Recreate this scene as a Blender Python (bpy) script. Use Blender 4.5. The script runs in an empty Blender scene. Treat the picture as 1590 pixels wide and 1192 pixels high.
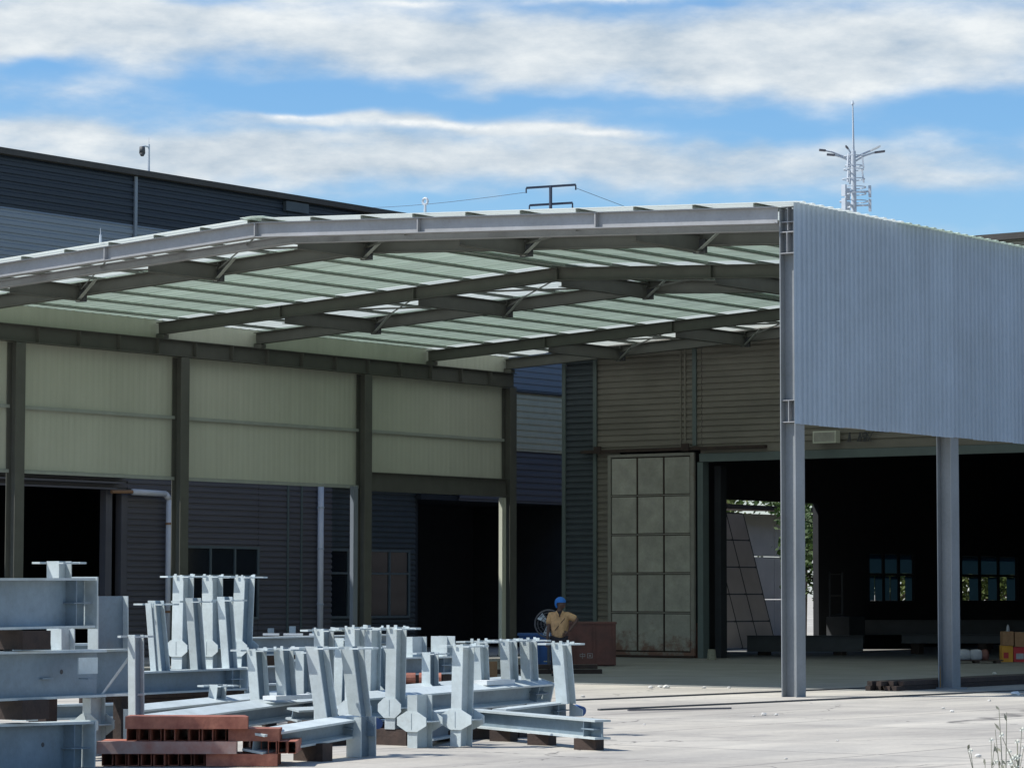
import bpy, bmesh, math, random
from mathutils import Vector, Matrix
random.seed(7)
R = math.radians
scene = bpy.context.scene
col = scene.collection

# ------------------------------------------------------------------ camera
FPX, CX, CY, CAMH = 4687.2, 795.0, 596.0, 1.75
PITCH, YAW, ROLL = .0691, .6388, .0014
cam_d = bpy.data.cameras.new('camera'); cam = bpy.data.objects.new('camera', cam_d)
col.objects.link(cam); scene.camera = cam
cam_d.sensor_fit = 'HORIZONTAL'; cam_d.sensor_width = 36.0
cam_d.lens = FPX / 1590 * 36.0
cam_d.clip_start = .5; cam_d.clip_end = 3000
FW = Vector((-math.sin(YAW) * math.cos(PITCH), math.cos(YAW) * math.cos(PITCH), math.sin(PITCH)))
RT0 = Vector((math.cos(YAW), math.sin(YAW), 0)); UP0 = RT0.cross(FW)
RT = RT0 * math.cos(ROLL) + UP0 * math.sin(ROLL); UP = -RT0 * math.sin(ROLL) + UP0 * math.cos(ROLL)
CAM = Vector((0, 0, CAMH))
m = Matrix.Identity(4)
for i in range(3):
    m[i][0], m[i][1], m[i][2], m[i][3] = RT[i], UP[i], -FW[i], CAM[i]
cam.matrix_world = m
def ray(px, py): return FW + RT * ((px - CX) / FPX) - UP * ((py - CY) / FPX)
def at(px, py, dep): return CAM + ray(px, py) * dep
def on(px, py, axis, val):
    d = ray(px, py); return CAM + d * ((val - CAM[axis]) / d[axis])
def gnd(px, py, z=0.0): return on(px, py, 2, z)
FWH = Vector((-math.sin(YAW), math.cos(YAW), 0)); RTH = Vector((math.cos(YAW), math.sin(YAW), 0))

# ------------------------------------------------------------------ light
SUNV = Vector((-4.2, -4.1, 7.9)).normalized()
sd = bpy.data.lights.new('sun', 'SUN'); so = bpy.data.objects.new('sun', sd); col.objects.link(so)
sd.energy = 5.0; sd.angle = R(.5); sd.color = (1.0, .965, .91)
so.rotation_euler = SUNV.to_track_quat('Z', 'Y').to_euler(); so.location = (0, 0, 60)
scene.view_settings.view_transform = 'Standard'; scene.view_settings.look = 'None'
scene.view_settings.exposure = .12; scene.view_settings.gamma = 1.0
scene.view_settings.use_curve_mapping = False
scene.render.engine = 'CYCLES'
scene.cycles.max_bounces = 6; scene.cycles.diffuse_bounces = 3; scene.cycles.transmission_bounces = 5

world = bpy.data.worlds.new('World'); scene.world = world; world.use_nodes = True
def build_world():
    nt = world.node_tree; N = nt.nodes; L = nt.links
    N.clear()
    def M(op, a, b=None, c=None, clamp=False):
        n = N.new('ShaderNodeMath'); n.operation = op; n.use_clamp = clamp
        for i, v in enumerate((a, b, c)):
            if v is None: continue
            if isinstance(v, (int, float)): n.inputs[i].default_value = v
            else: L.new(v, n.inputs[i])
        return n.outputs[0]
    out = N.new('ShaderNodeOutputWorld'); bg = N.new('ShaderNodeBackground')
    sky = N.new('ShaderNodeTexSky'); sky.sky_type = 'NISHITA'; sky.sun_disc = False
    sky.sun_elevation = math.asin(SUNV.z); sky.sun_rotation = math.atan2(SUNV.x, SUNV.y)
    sky.air_density = 1.0; sky.dust_density = 0.8; sky.ozone_density = 3.0; sky.altitude = 200
    tc = N.new('ShaderNodeTexCoord')
    sep = N.new('ShaderNodeSeparateXYZ'); L.new(tc.outputs['Generated'], sep.inputs[0])
    x, y, z = sep.outputs
    a = M('ADD', M('MULTIPLY', x, RTH.x), M('MULTIPLY', y, RTH.y))
    b = M('ADD', M('MULTIPLY', x, FWH.x), M('MULTIPLY', y, FWH.y))
    u = M('ARCTAN2', a, b)                      # azimuth from the photograph's view axis
    v = M('ARCSINE', M('MINIMUM', M('MAXIMUM', z, -1.0), 1.0))   # elevation
    def noise(su, sv, off, scale, detail, rough, dist=0.0):
        c = N.new('ShaderNodeCombineXYZ')
        L.new(M('MULTIPLY', u, su), c.inputs[0]); L.new(M('MULTIPLY', v, sv), c.inputs[1]); c.inputs[2].default_value = off
        n = N.new('ShaderNodeTexNoise'); n.inputs['Scale'].default_value = scale
        n.inputs['Detail'].default_value = detail; n.inputs['Roughness'].default_value = rough
        n.inputs['Distortion'].default_value = dist
        L.new(c.outputs[0], n.inputs['Vector']); return n.outputs['Fac']
    # clouds: fractal bands over the whole sky, with the larger banks standing where they stood that day
    wob = M('MULTIPLY', M('SUBTRACT', noise(1, 2.2, 3.1, 26, 2, .6), .5), .016)
    f1 = noise(1, 3.4, 1.7, 9, 6, .58, 0)
    f2 = noise(1, 2.6, 8.2, 34, 6, .60, 0)
    dens = M('ADD', M('MULTIPLY', M('SUBTRACT', f1, .5), 2.3), M('MULTIPLY', M('SUBTRACT', f2, .5), .6))
    banks = [(300, 62, 620, 52, .75), (900, 85, 420, 50, .8), (1230, 125, 260, 36, .62), (1420, 60, 300, 55, .5), (60, 45, 200, 60, .3),
             (700, 238, 480, 34, .95), (330, 262, 260, 36, .7), (1130, 268, 300, 36, .6), (1470, 278, 190, 34, .42), (60, 215, 150, 22, .5),
             (200, 155, 130, 16, .25),
             (560, 192, 190, 9, .7), (830, 201, 170, 8, .7), (960, 209, 90, 6, .5), (60, 118, 90, 16, -.75), (430, 150, 190, 24, -.95), (760, 160, 250, 16, -.75), (1500, 175, 210, 36, -.9), (1120, 198, 170, 20, -.7),
             (330, 14, 90, 14, -.6), (1090, 6, 60, 12, -.4), (700, 318, 260, 16, -.55), (1480, 335, 240, 26, -.7), (1250, 312, 200, 16, -.2)]
    vv = M('ADD', v, wob)
    for (px, py, sx, sy, amp) in banks:
        du = M('MULTIPLY', M('SUBTRACT', u, (px - CX) / FPX), FPX / sx)
        dv = M('MULTIPLY', M('SUBTRACT', vv, (920 - py) / FPX), FPX / sy)
        g = M('EXPONENT', M('MULTIPLY', M('ADD', M('MULTIPLY', du, du), M('MULTIPLY', dv, dv)), -1.0))
        dens = M('MULTIPLY_ADD', g, amp, dens)
    # crisp upper rim of the middle bank
    dens = M('MULTIPLY_ADD', v, -.35, M('ADD', dens, -.02))  # cover thins upward, out of view too, to cut light from overhead clouds
    rim = None
    for (px, py, sx, sy) in ((455, 186, 60, 5), (600, 194, 130, 6), (790, 199, 130, 6), (940, 208, 80, 5), (930, 4, 110, 7), (640, 8, 70, 5)):
        du = M('MULTIPLY', M('SUBTRACT', u, (px - CX) / FPX), FPX / sx); dv = M('MULTIPLY', M('SUBTRACT', M('MULTIPLY_ADD', wob, .35, v), (920 - py) / FPX), FPX / sy)
        g_ = M('EXPONENT', M('MULTIPLY', M('ADD', M('MULTIPLY', du, du), M('MULTIPLY', dv, dv)), -1.0)); rim = g_ if rim is None else M('ADD', rim, g_)
    f3 = noise(1, 1.8, 5.5, 95, 4, .65, 0)
    rim = M('MULTIPLY', rim, M('MULTIPLY_ADD', f3, 2.4, -.45), clamp=True)
    mr = N.new('ShaderNodeMapRange'); mr.interpolation_type = 'SMOOTHERSTEP'
    L.new(dens, mr.inputs['Value']); mr.inputs['From Min'].default_value = -.66; mr.inputs['From Max'].default_value = .88
    cover = M('MULTIPLY', mr.outputs[0], .97)
    hs = N.new('ShaderNodeHueSaturation'); L.new(sky.outputs[0], hs.inputs['Color'])
    hs.inputs['Saturation'].default_value = 1.28; hs.inputs['Value'].default_value = 1.0
    sc = N.new('ShaderNodeVectorMath'); sc.operation = 'MULTIPLY'; L.new(hs.outputs[0], sc.inputs[0]); sc.inputs[1].default_value = (.130, .135, .140)
    shade = N.new('ShaderNodeMapRange'); L.new(M('ADD', f2, M('MULTIPLY', f1, .6)), shade.inputs['Value'])
    shade.inputs['From Min'].default_value = .55; shade.inputs['From Max'].default_value = 1.05
    cm = N.new('ShaderNodeMix'); cm.data_type = 'RGBA'
    L.new(shade.outputs[0], cm.inputs['Factor'])
    cm.inputs['A'].default_value = (.44, .53, .62, 1); cm.inputs['B'].default_value = (.82, .855, .865, 1)
    mx = N.new('ShaderNodeMix'); mx.data_type = 'RGBA'
    L.new(cover, mx.inputs['Factor']); L.new(sc.outputs[0], mx.inputs['A']); L.new(cm.outputs['Result'], mx.inputs['B'])
    rx = N.new('ShaderNodeMix'); rx.data_type = 'RGBA'; L.new(M('MULTIPLY', rim, .9, clamp=True), rx.inputs['Factor']); L.new(mx.outputs['Result'], rx.inputs['A']); rx.inputs['B'].default_value = (.86, .89, .90, 1)
    L.new(rx.outputs['Result'], bg.inputs['Color']); bg.inputs['Strength'].default_value = 1.0
    L.new(bg.outputs[0], out.inputs['Surface'])
build_world()
world.cycles.sampling_method = 'MANUAL'; world.cycles.sample_map_resolution = 256

# ------------------------------------------------------------------ materials
MATS = {}
def mat(name, c, rough=.6, *, vary=0.0, grime=0.0, metal=0.0, var=.12, scale=3.0, c2=None, streak=None, bump=0.0, bscale=30.0, trans=0.0, spec=.5, rust=0.0):
    mt = bpy.data.materials.new(name); mt.use_nodes = True
    nt = mt.node_tree; N = nt.nodes; L = nt.links
    p = N['Principled BSDF']; p.inputs['Roughness'].default_value = rough; p.inputs['Metallic'].default_value = metal
    p.inputs['Specular IOR Level'].default_value = spec
    g = N.new('ShaderNodeNewGeometry')
    mp = N.new('ShaderNodeMapping'); L.new(g.outputs['Position'], mp.inputs['Vector'])
    if streak: mp.inputs['Scale'].default_value = streak
    n = N.new('ShaderNodeTexNoise'); n.inputs['Scale'].default_value = scale; n.inputs['Detail'].default_value = 6; n.inputs['Roughness'].default_value = .62
    L.new(mp.outputs[0], n.inputs['Vector'])
    r = N.new('ShaderNodeMapRange'); L.new(n.outputs['Fac'], r.inputs['Value']); r.inputs['From Min'].default_value = .3; r.inputs['From Max'].default_value = .7
    mx = N.new('ShaderNodeMix'); mx.data_type = 'RGBA'; L.new(r.outputs[0], mx.inputs['Factor'])
    A = c2 if c2 else tuple(max(0, k * (1 - var)) for k in c)
    B = c if c2 else tuple(min(1, k * (1 + var * .6)) for k in c)
    mx.inputs['A'].default_value = (*A, 1); mx.inputs['B'].default_value = (*B, 1)
    cout = mx.outputs['Result']
    if grime > 0:
        for (gs, lo, hi, amt) in ((.9, .35, .7, grime), (18.0, .45, .75, grime * .6)):
            gn = N.new('ShaderNodeTexNoise'); gn.inputs['Scale'].default_value = gs; gn.inputs['Detail'].default_value = 9; gn.inputs['Roughness'].default_value = .72
            L.new(g.outputs['Position'], gn.inputs['Vector'])
            gr = N.new('ShaderNodeMapRange'); L.new(gn.outputs['Fac'], gr.inputs['Value']); gr.inputs['From Min'].default_value = lo; gr.inputs['From Max'].default_value = hi; gr.inputs['To Max'].default_value = amt
            gm = N.new('ShaderNodeMix'); gm.data_type = 'RGBA'; gm.blend_type = 'MULTIPLY'; L.new(gr.outputs[0], gm.inputs['Factor']); L.new(cout, gm.inputs['A']); gm.inputs['B'].default_value = (.50, .50, .44, 1)
            cout = gm.outputs['Result']
    if vary > 0:
        oi = N.new('ShaderNodeObjectInfo'); vr = N.new('ShaderNodeMapRange'); L.new(oi.outputs['Random'], vr.inputs['Value']); vr.inputs['To Min'].default_value = 1 - vary; vr.inputs['To Max'].default_value = 1 + vary * .5
        vm = N.new('ShaderNodeVectorMath'); vm.operation = 'SCALE'; L.new(cout, vm.inputs[0]); L.new(vr.outputs[0], vm.inputs['Scale']); cout = vm.outputs[0]
    if rust > 0:
        n3 = N.new('ShaderNodeTexNoise'); n3.inputs['Scale'].default_value = 2.3; n3.inputs['Detail'].default_value = 9; n3.inputs['Roughness'].default_value = .7
        L.new(g.outputs['Position'], n3.inputs['Vector'])
        r3 = N.new('ShaderNodeMapRange'); L.new(n3.outputs['Fac'], r3.inputs['Value']); r3.inputs['From Min'].default_value = .62; r3.inputs['From Max'].default_value = .74; r3.inputs['To Max'].default_value = rust
        m3 = N.new('ShaderNodeMix'); m3.data_type = 'RGBA'; L.new(r3.outputs[0], m3.inputs['Factor']); L.new(cout, m3.inputs['A']); m3.inputs['B'].default_value = (.16, .075, .04, 1)
        cout = m3.outputs['Result']
    L.new(cout, p.inputs['Base Color'])
    if bump > 0:
        bn = N.new('ShaderNodeTexNoise'); bn.inputs['Scale'].default_value = bscale; bn.inputs['Detail'].default_value = 5
        L.new(g.outputs['Position'], bn.inputs['Vector'])
        bb = N.new('ShaderNodeBump'); bb.inputs['Strength'].default_value = bump; bb.inputs['Distance'].default_value = .02
        L.new(bn.outputs['Fac'], bb.inputs['Height']); L.new(bb.outputs[0], p.inputs['Normal'])
    if trans > 0:
        tr = N.new('ShaderNodeBsdfTranslucent'); L.new(cout, tr.inputs['Color'])
        ms = N.new('ShaderNodeMixShader'); ms.inputs[0].default_value = trans
        L.new(p.outputs[0], ms.inputs[1]); L.new(tr.outputs[0], ms.inputs[2])
        L.new(ms.outputs[0], N['Material Output'].inputs['Surface'])
    MATS[name] = mt; return mt
M_CANOPY = mat('grey_steel_paint', (.345, .352, .362), .55, grime=.4, var=.10, scale=2.0, rust=.25)
M_COLUMN = mat('grey_blue_column_paint', (.25, .27, .285), .5, grime=.4, var=.10, scale=2.0, streak=(1, 1, .3), rust=.25)
M_CANSHADE = mat('shaded_steel_paint', (.10, .103, .088), .6, var=.14, scale=2.5)  # canopy paint darkened: shade under the roof put into the colour
M_SHEET = mat('pale_blue_coated_sheet', (.37, .445, .52), .5, vary=.08, grime=.25, var=.08, scale=1.2, streak=(1, 1, .12))
M_LINER = mat('cream_wall_sheet', (.53, .55, .45), .6, vary=.03, grime=.12, var=.05, scale=2.5, streak=(1, 2.2, .10))
M_ROOFG = mat('pale_green_roof_sheet', (.60, .725, .60), .5, vary=.12, grime=.25, var=.10, scale=1.6, streak=(.25, 1, 1), trans=.30)
M_ROOFC = mat('clear_roof_light_sheet', (.84, .90, .84), .5, var=.05, scale=1.0, trans=.42)
M_PURLIN = mat('pale_green_purlin', (.74, .82, .73), .5, var=.12, scale=3)
M_PURLM = mat('grey_purlin', (.34, .37, .33), .5, var=.12, scale=3)
M_PURLD = mat('dull_purlin', (.15, .17, .15), .5, var=.12, scale=3)
M_STEEL = mat('shaded_grey_blue_primer', (.225, .30, .36), .5, vary=.22, grime=.5, var=.16, scale=2.6, rust=.18, bump=.12, bscale=60)  # yard steel paint with the shade of the webs put into the colour
M_STEEL_LIT = mat('sunlit_grey_blue_primer', (.57, .645, .66), .5, vary=.18, grime=.45, var=.12, scale=3.1, rust=.22, bump=.12, bscale=60)  # paler copy of the yard steel paint: sunlight put into the colour
M_RED = mat('red_oxide_primer', (.54, .21, .135), .7, vary=.35, grime=.6, c2=(.28, .085, .058), scale=6, bump=.15)
M_REDP = mat('dusty_pale_red_primer', (.48, .42, .38), .8, c2=(.38, .13, .09), scale=2.2, grime=.4)
M_RUST = mat('rusty_brown_timber', (.06, .038, .029), .85, vary=.4, c2=(.028, .02, .017), scale=7, bump=.3)
M_NAVY = mat('navy_coated_siding', (.013, .022, .036), .6, var=.15, scale=1.0, streak=(1, .1, 1))
M_GREYS = mat('silver_grey_siding', (.19, .22, .255), .5, var=.08, scale=1.0, streak=(1, .1, 1))
M_DULL = mat('dull_grey_siding', (.10, .10, .115), .6, var=.14, scale=1.3, streak=(1, .2, 1))
M_TRIM = mat('grey_green_trim', (.10, .13, .125), .6, var=.1)
M_FASC = mat('dark_eave_fascia', (.045, .04, .035), .7, var=.2)
M_BWALL = mat('warm_grey_ribbed_siding', (.235, .22, .18), .6, vary=.1, grime=.3, c2=(.16, .15, .125), scale=.9, streak=(.5, 1, 1.4))
M_WARMLIT = mat('warm_lit_cream_siding', (.50, .47, .33), .6, var=.1)  # cream siding warmed: light off roof and ground put into the colour
M_BDARK = mat('slate_corner_siding', (.05, .065, .075), .6, var=.15)
M_DOOR = mat('weathered_white_door_paint', (.42, .415, .36), .65, vary=.10, grime=.45, c2=(.28, .28, .245), scale=2.2, rust=.12)
M_DOORF = mat('door_frame_paint', (.22, .215, .185), .65, var=.15, scale=4, rust=.7)
def foot_rust(mt):
    nt = mt.node_tree; N = nt.nodes; L = nt.links; p = N['Principled BSDF']; src = p.inputs['Base Color'].links[0].from_socket
    g = N.new('ShaderNodeNewGeometry'); sp = N.new('ShaderNodeSeparateXYZ'); L.new(g.outputs['Position'], sp.inputs[0])
    n = N.new('ShaderNodeTexNoise'); n.inputs['Scale'].default_value = 2.6; n.inputs['Detail'].default_value = 8; n.inputs['Roughness'].default_value = .7; L.new(g.outputs['Position'], n.inputs['Vector'])
    a = N.new('ShaderNodeMath'); a.operation = 'MULTIPLY_ADD'; L.new(sp.outputs[2], a.inputs[0]); a.inputs[1].default_value = -.32; L.new(n.outputs['Fac'], a.inputs[2])
    m = N.new('ShaderNodeMapRange'); L.new(a.outputs[0], m.inputs['Value']); m.inputs['From Min'].default_value = .30; m.inputs['From Max'].default_value = .46; m.inputs['To Max'].default_value = .85
    x = N.new('ShaderNodeMix'); x.data_type = 'RGBA'; L.new(m.outputs[0], x.inputs['Factor']); L.new(src, x.inputs['A']); x.inputs['B'].default_value = (.15, .065, .042, 1); L.new(x.outputs['Result'], p.inputs['Base Color'])
foot_rust(M_DOOR); foot_rust(M_DOORF)
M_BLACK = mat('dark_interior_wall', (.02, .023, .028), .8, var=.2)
M_DGREY = mat('dark_steel', (.06, .065, .07), .6, var=.2)
M_PIPE = mat('white_plastic_pipe', (.62, .64, .68), .5, var=.08)
M_PIPED = mat('faded_white_stencil', (.30, .29, .28), .8, var=.2)
M_FRAME = mat('window_frame_dark', (.10, .13, .14), .5, var=.1)
M_WHITE = mat('bright_white_coat', (.72, .74, .72), .6, var=.12, scale=5)
M_SKIN = mat('brown_skin', (.10, .055, .04), .6, var=.1)
M_SHIRT = mat('tan_work_shirt', (.56, .34, .17), .9, var=.25, scale=12, bump=.3, bscale=25)
M_TROU = mat('dark_trousers', (.018, .016, .022), .9, var=.2, scale=9)
M_BLUEC = mat('blue_cap_cloth', (.02, .16, .52), .7, var=.15, scale=14)
M_BIN = mat('blue_plastic', (.015, .07, .22), .5, var=.2)
M_SKIP = mat('dark_red_container_paint', (.17, .065, .05), .65, grime=.5, c2=(.11, .05, .042), scale=3.5, rust=.4)
M_CARD = mat('brown_cardboard', (.30, .17, .09), .85, var=.2, scale=9)
M_CARDR = mat('red_printed_carton', (.42, .03, .04), .7, var=.2, scale=6)
M_CARDY = mat('yellow_printed_carton', (.55, .27, .03), .7, var=.15, scale=6)
M_SACK = mat('white_sack', (.33, .35, .39), .8, var=.2, scale=10)
M_BARK = mat('bark', (.10, .075, .055), .9, var=.3, scale=9, bump=.5)
M_LEAF = mat('leaf_green', (.075, .125, .03), .6, c2=(.035, .075, .02), scale=1.4, trans=.35)
M_LEAF2 = mat('leaf_yellow_green', (.13, .16, .035), .6, c2=(.06, .10, .025), scale=1.4, trans=.35)
M_STALK = mat('dry_stalk', (.25, .25, .19), .9, var=.25, scale=20)
M_PETAL = mat('white_petal', (.75, .77, .66), .7, var=.05)
M_GALV = mat('galvanised_mast', (.50, .55, .60), .5, var=.1)
M_POLE = mat('dark_pole', (.05, .065, .10), .6, var=.1)
M_ROCK = mat('pale_rubble', (.55, .54, .5), .9, var=.2, scale=9)
M_BRWALL = mat('pale_yard_wall', (.52, .49, .48), .8, var=.1, scale=1.5)

def glass_mat():
    mt = bpy.data.materials.new('dusty_window_glass'); mt.use_nodes = True
    N = mt.node_tree.nodes; L = mt.node_tree.links
    t = N.new('ShaderNodeBsdfTranslucent'); t.inputs[0].default_value = (.10, .16, .19, 1)
    gl = N.new('ShaderNodeBsdfGlossy'); gl.inputs[1].default_value = .15; gl.inputs[0].default_value = (.5, .55, .6, 1)
    fr = N.new('ShaderNodeFresnel'); fr.inputs[0].default_value = 1.45
    ms = N.new('ShaderNodeMixShader'); L.new(fr.outputs[0], ms.inputs[0]); L.new(t.outputs[0], ms.inputs[1]); L.new(gl.outputs[0], ms.inputs[2])
    L.new(ms.outputs[0], N['Material Output'].inputs['Surface']); return mt
M_FROST = glass_mat()
def dark_glass():
    mt = bpy.data.materials.new('dark_window_glass'); mt.use_nodes = True
    p = mt.node_tree.nodes['Principled BSDF']; p.inputs['Base Color'].default_value = (.008, .014, .02, 1); p.inputs['Roughness'].default_value = .12
    return mt
M_DGLASS = dark_glass()

def ground_mat():
    mt = bpy.data.materials.new('worn_pale_concrete'); mt.use_nodes = True
    N = mt.node_tree.nodes; L = mt.node_tree.links
    p = N['Principled BSDF']; p.inputs['Roughness'].default_value = .9; p.inputs['Specular IOR Level'].default_value = .2
    g = N.new('ShaderNodeNewGeometry')
    def ns(scale, det, rough, sx=1, sy=1, rot=0):
        mp = N.new('ShaderNodeMapping'); mp.inputs['Scale'].default_value = (sx, sy, 1); mp.inputs['Rotation'].default_value = (0, 0, rot)
        L.new(g.outputs['Position'], mp.inputs['Vector'])
        n = N.new('ShaderNodeTexNoise'); n.inputs['Scale'].default_value = scale; n.inputs['Detail'].default_value = det; n.inputs['Roughness'].default_value = rough
        L.new(mp.outputs[0], n.inputs['Vector']); return n.outputs['Fac']
    def ramp(f, a, b, ca, cb):
        r = N.new('ShaderNodeMapRange'); L.new(f, r.inputs['Value']); r.inputs['From Min'].default_value = a; r.inputs['From Max'].default_value = b
        m_ = N.new('ShaderNodeMix'); m_.data_type = 'RGBA'; L.new(r.outputs[0], m_.inputs['Factor'])
        for k, v_ in (('A', ca), ('B', cb)):
            if isinstance(v_, tuple): m_.inputs[k].default_value = (*v_, 1)
            else: L.new(v_, m_.inputs[k])
        return m_.outputs['Result'], r
    big, _ = ramp(ns(.22, 6, .6), .35, .68, (.34, .315, .272), (.54, .51, .44))
    str_, _ = ramp(ns(.8, 7, .65, 1.0, .22, -YAW), .36, .66, (.285, .275, .26), (.58, .545, .47))
    mx = N.new('ShaderNodeMix'); mx.data_type = 'RGBA'; mx.inputs['Factor'].default_value = .5; L.new(big, mx.inputs['A']); L.new(str_, mx.inputs['B'])
    # tyre-dark stains and pale dust patches
    st, _ = ramp(ns(.55, 9, .74, .6, 1.0), .55, .76, mx.outputs['Result'], (.23, .22, .21))
    st, _ = ramp(ns(1.7, 6, .62, 1.0, .05), .57, .70, st, (.25, .235, .215))
    st, _ = ramp(ns(2.6, 6, .62, .07, 1.0, .5), .60, .72, st, (.27, .255, .235))
    jt = N.new('ShaderNodeSeparateXYZ'); L.new(g.outputs['Position'], jt.inputs[0])
    for (o_, per, off) in ((0, 5.0, .31), (1, 6.0, .17)):
        a1 = N.new('ShaderNodeMath'); a1.operation = 'MULTIPLY_ADD'; L.new(jt.outputs[o_], a1.inputs[0]); a1.inputs[1].default_value = 1 / per; a1.inputs[2].default_value = off
        a2 = N.new('ShaderNodeMath'); a2.operation = 'PINGPONG'; L.new(a1.outputs[0], a2.inputs[0]); a2.inputs[1].default_value = .5
        st, _ = ramp(a2.outputs[0], .0028, .0042, (.17, .16, .15), st)
    wv = N.new('ShaderNodeTexVoronoi'); wv.feature = 'DISTANCE_TO_EDGE'; wv.inputs['Scale'].default_value = .16
    wn = N.new('ShaderNodeTexNoise'); wn.inputs['Scale'].default_value = .9; wn.inputs['Detail'].default_value = 6; L.new(g.outputs['Position'], wn.inputs['Vector'])
    wa = N.new('ShaderNodeVectorMath'); wa.operation = 'MULTIPLY_ADD'; L.new(wn.outputs['Color'], wa.inputs[0]); wa.inputs[1].default_value = (1.6, 1.6, 0); L.new(g.outputs['Position'], wa.inputs[2]); L.new(wa.outputs[0], wv.inputs['Vector'])
    st, _ = ramp(wv.outputs['Distance'], .001, .0045, (.19, .18, .165), st)
    fin = N.new('ShaderNodeMix'); fin.data_type = 'RGBA'; fin.blend_type = 'MULTIPLY'; fin.inputs['Factor'].default_value = .35
    L.new(st, fin.inputs['A'])
    c3, _ = ramp(ns(14, 4, .6), .3, .7, (.72, .72, .72), (1.1, 1.1, 1.08)); L.new(c3, fin.inputs['B'])
    L.new(fin.outputs['Result'], p.inputs['Base Color'])
    bb = N.new('ShaderNodeBump'); bb.inputs['Strength'].default_value = .35; bb.inputs['Distance'].default_value = .02
    L.new(ns(9, 6, .65), bb.inputs['Height']); L.new(bb.outputs[0], p.inputs['Normal'])
    return mt
M_GROUND = ground_mat()

# ------------------------------------------------------------------ mesh helpers
class MB:
    def __init__(s): s.v = []; s.f = []
    def add(s, vs, fs):
        b = len(s.v); s.v += [Vector(q) for q in vs]; s.f += [tuple(b + i for i in f) for f in fs]; return s
    def hexa(s, c):   # 8 corners: bottom 4 ccw, top 4 ccw
        return s.add(c, [(0, 3, 2, 1), (4, 5, 6, 7), (0, 1, 5, 4), (1, 2, 6, 5), (2, 3, 7, 6), (3, 0, 4, 7)])
    def box(s, lo, hi):
        x0, y0, z0 = lo; x1, y1, z1 = hi
        return s.hexa([(x0, y0, z0), (x1, y0, z0), (x1, y1, z0), (x0, y1, z0), (x0, y0, z1), (x1, y0, z1), (x1, y1, z1), (x0, y1, z1)])
    def obox(s, o, a, b, c):   # corner + three edge vectors
        o, a, b, c = map(Vector, (o, a, b, c))
        return s.hexa([o, o + a, o + a + b, o + b, o + c, o + a + c, o + a + b + c, o + b + c])
    def bar(s, p0, p1, side, up):   # solid bar centred on p0-p1, half extents given as vectors
        p0, p1, side, up = map(Vector, (p0, p1, side, up))
        return s.hexa([p0 - side - up, p0 + side - up, p1 + side - up, p1 - side - up, p0 - side + up, p0 + side + up, p1 + side + up, p1 - side + up])
    def prism(s, poly, d):
        d = Vector(d); n = len(poly); poly = [Vector(q) for q in poly]
        vs = poly + [q + d for q in poly]
        return s.add(vs, [tuple(range(n - 1, -1, -1)), tuple(range(n, 2 * n))] + [(i, (i + 1) % n, n + (i + 1) % n, n + i) for i in range(n)])
    def tube(s, p0, p1, r0, r1=None, n=8, cap=True):
        p0, p1 = Vector(p0), Vector(p1); r1 = r0 if r1 is None else r1
        d = (p1 - p0).normalized(); a = d.orthogonal().normalized(); b = d.cross(a)
        vs = [p0 + (a * math.cos(t) + b * math.sin(t)) * r0 for t in [2 * math.pi * i / n for i in range(n)]]
        vs += [p1 + (a * math.cos(t) + b * math.sin(t)) * r1 for t in [2 * math.pi * i / n for i in range(n)]]
        fs = [(i, (i + 1) % n, n + (i + 1) % n, n + i) for i in range(n)]
        if cap: fs += [tuple(range(n - 1, -1, -1)), tuple(range(n, 2 * n))]
        return s.add(vs, fs)
    def path(s, pts, r, n=6):
        for i in range(len(pts) - 1):
            rr = r if isinstance(r, (int, float)) else r[i]; r2 = r if isinstance(r, (int, float)) else r[i + 1]
            s.tube(pts[i], pts[i + 1], rr, r2, n)
        return s
    def ring(s, c, ax, rad, r, n=24, k=5):
        c, ax = Vector(c), Vector(ax).normalized(); a = ax.orthogonal().normalized(); b = ax.cross(a)
        pts = [c + (a * math.cos(2 * math.pi * i / n) + b * math.sin(2 * math.pi * i / n)) * rad for i in range(n + 1)]
        return s.path(pts, r, k)
    def ibeam(s, p0, p1, dep, wid, up, tf=.016, tw=.012):   # p0,p1 = centre line of the TOP of the section
        p0, p1, up = Vector(p0), Vector(p1), Vector(up)
        d = (p1 - p0).normalized(); sd_ = d.cross(up).normalized(); up = sd_.cross(d).normalized()
        s.bar(p0 - up * tf / 2, p1 - up * tf / 2, sd_ * wid / 2, up * tf / 2)
        s.bar(p0 - up * (dep - tf / 2), p1 - up * (dep - tf / 2), sd_ * wid / 2, up * tf / 2)
        s.bar(p0 - up * dep / 2, p1 - up * dep / 2, sd_ * tw / 2, up * (dep / 2 - tf))
        return s
    def corr(s, o, u, v, n, prof):
        # thin profiled sheet: ribs run along vector u, repeated along unit v; prof = [(dist along v, height along n)]
        o, u, v, n = map(Vector, (o, u, v, n))
        vs = []
        for (t, h) in prof: vs.append(o + v * t + n * h)
        k = len(vs); vs += [q + u for q in vs]
        return s.add(vs, [(i, i + 1, k + i + 1, k + i) for i in range(k - 1)])
    def build(s, name, material, parent=None, smooth=False, origin=None):
        root = parent
        while root is not None and root.parent is not None: root = root.parent
        if root is not None: off = root.location.copy()
        elif origin is not None: off = Vector(origin)
        else:
            n = len(s.v); off = Vector((sum(q.x for q in s.v) / n, sum(q.y for q in s.v) / n, min(q.z for q in s.v)))
        me = bpy.data.meshes.new(name); me.from_pydata([tuple(q - off) for q in s.v], [], s.f)
        if smooth:
            for p_ in me.polygons: p_.use_smooth = True
        me.materials.append(material); me.validate()
        o = bpy.data.objects.new(name, me); col.objects.link(o)
        if parent is not None: o.parent = parent
        else: o.location = off
        return o
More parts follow.
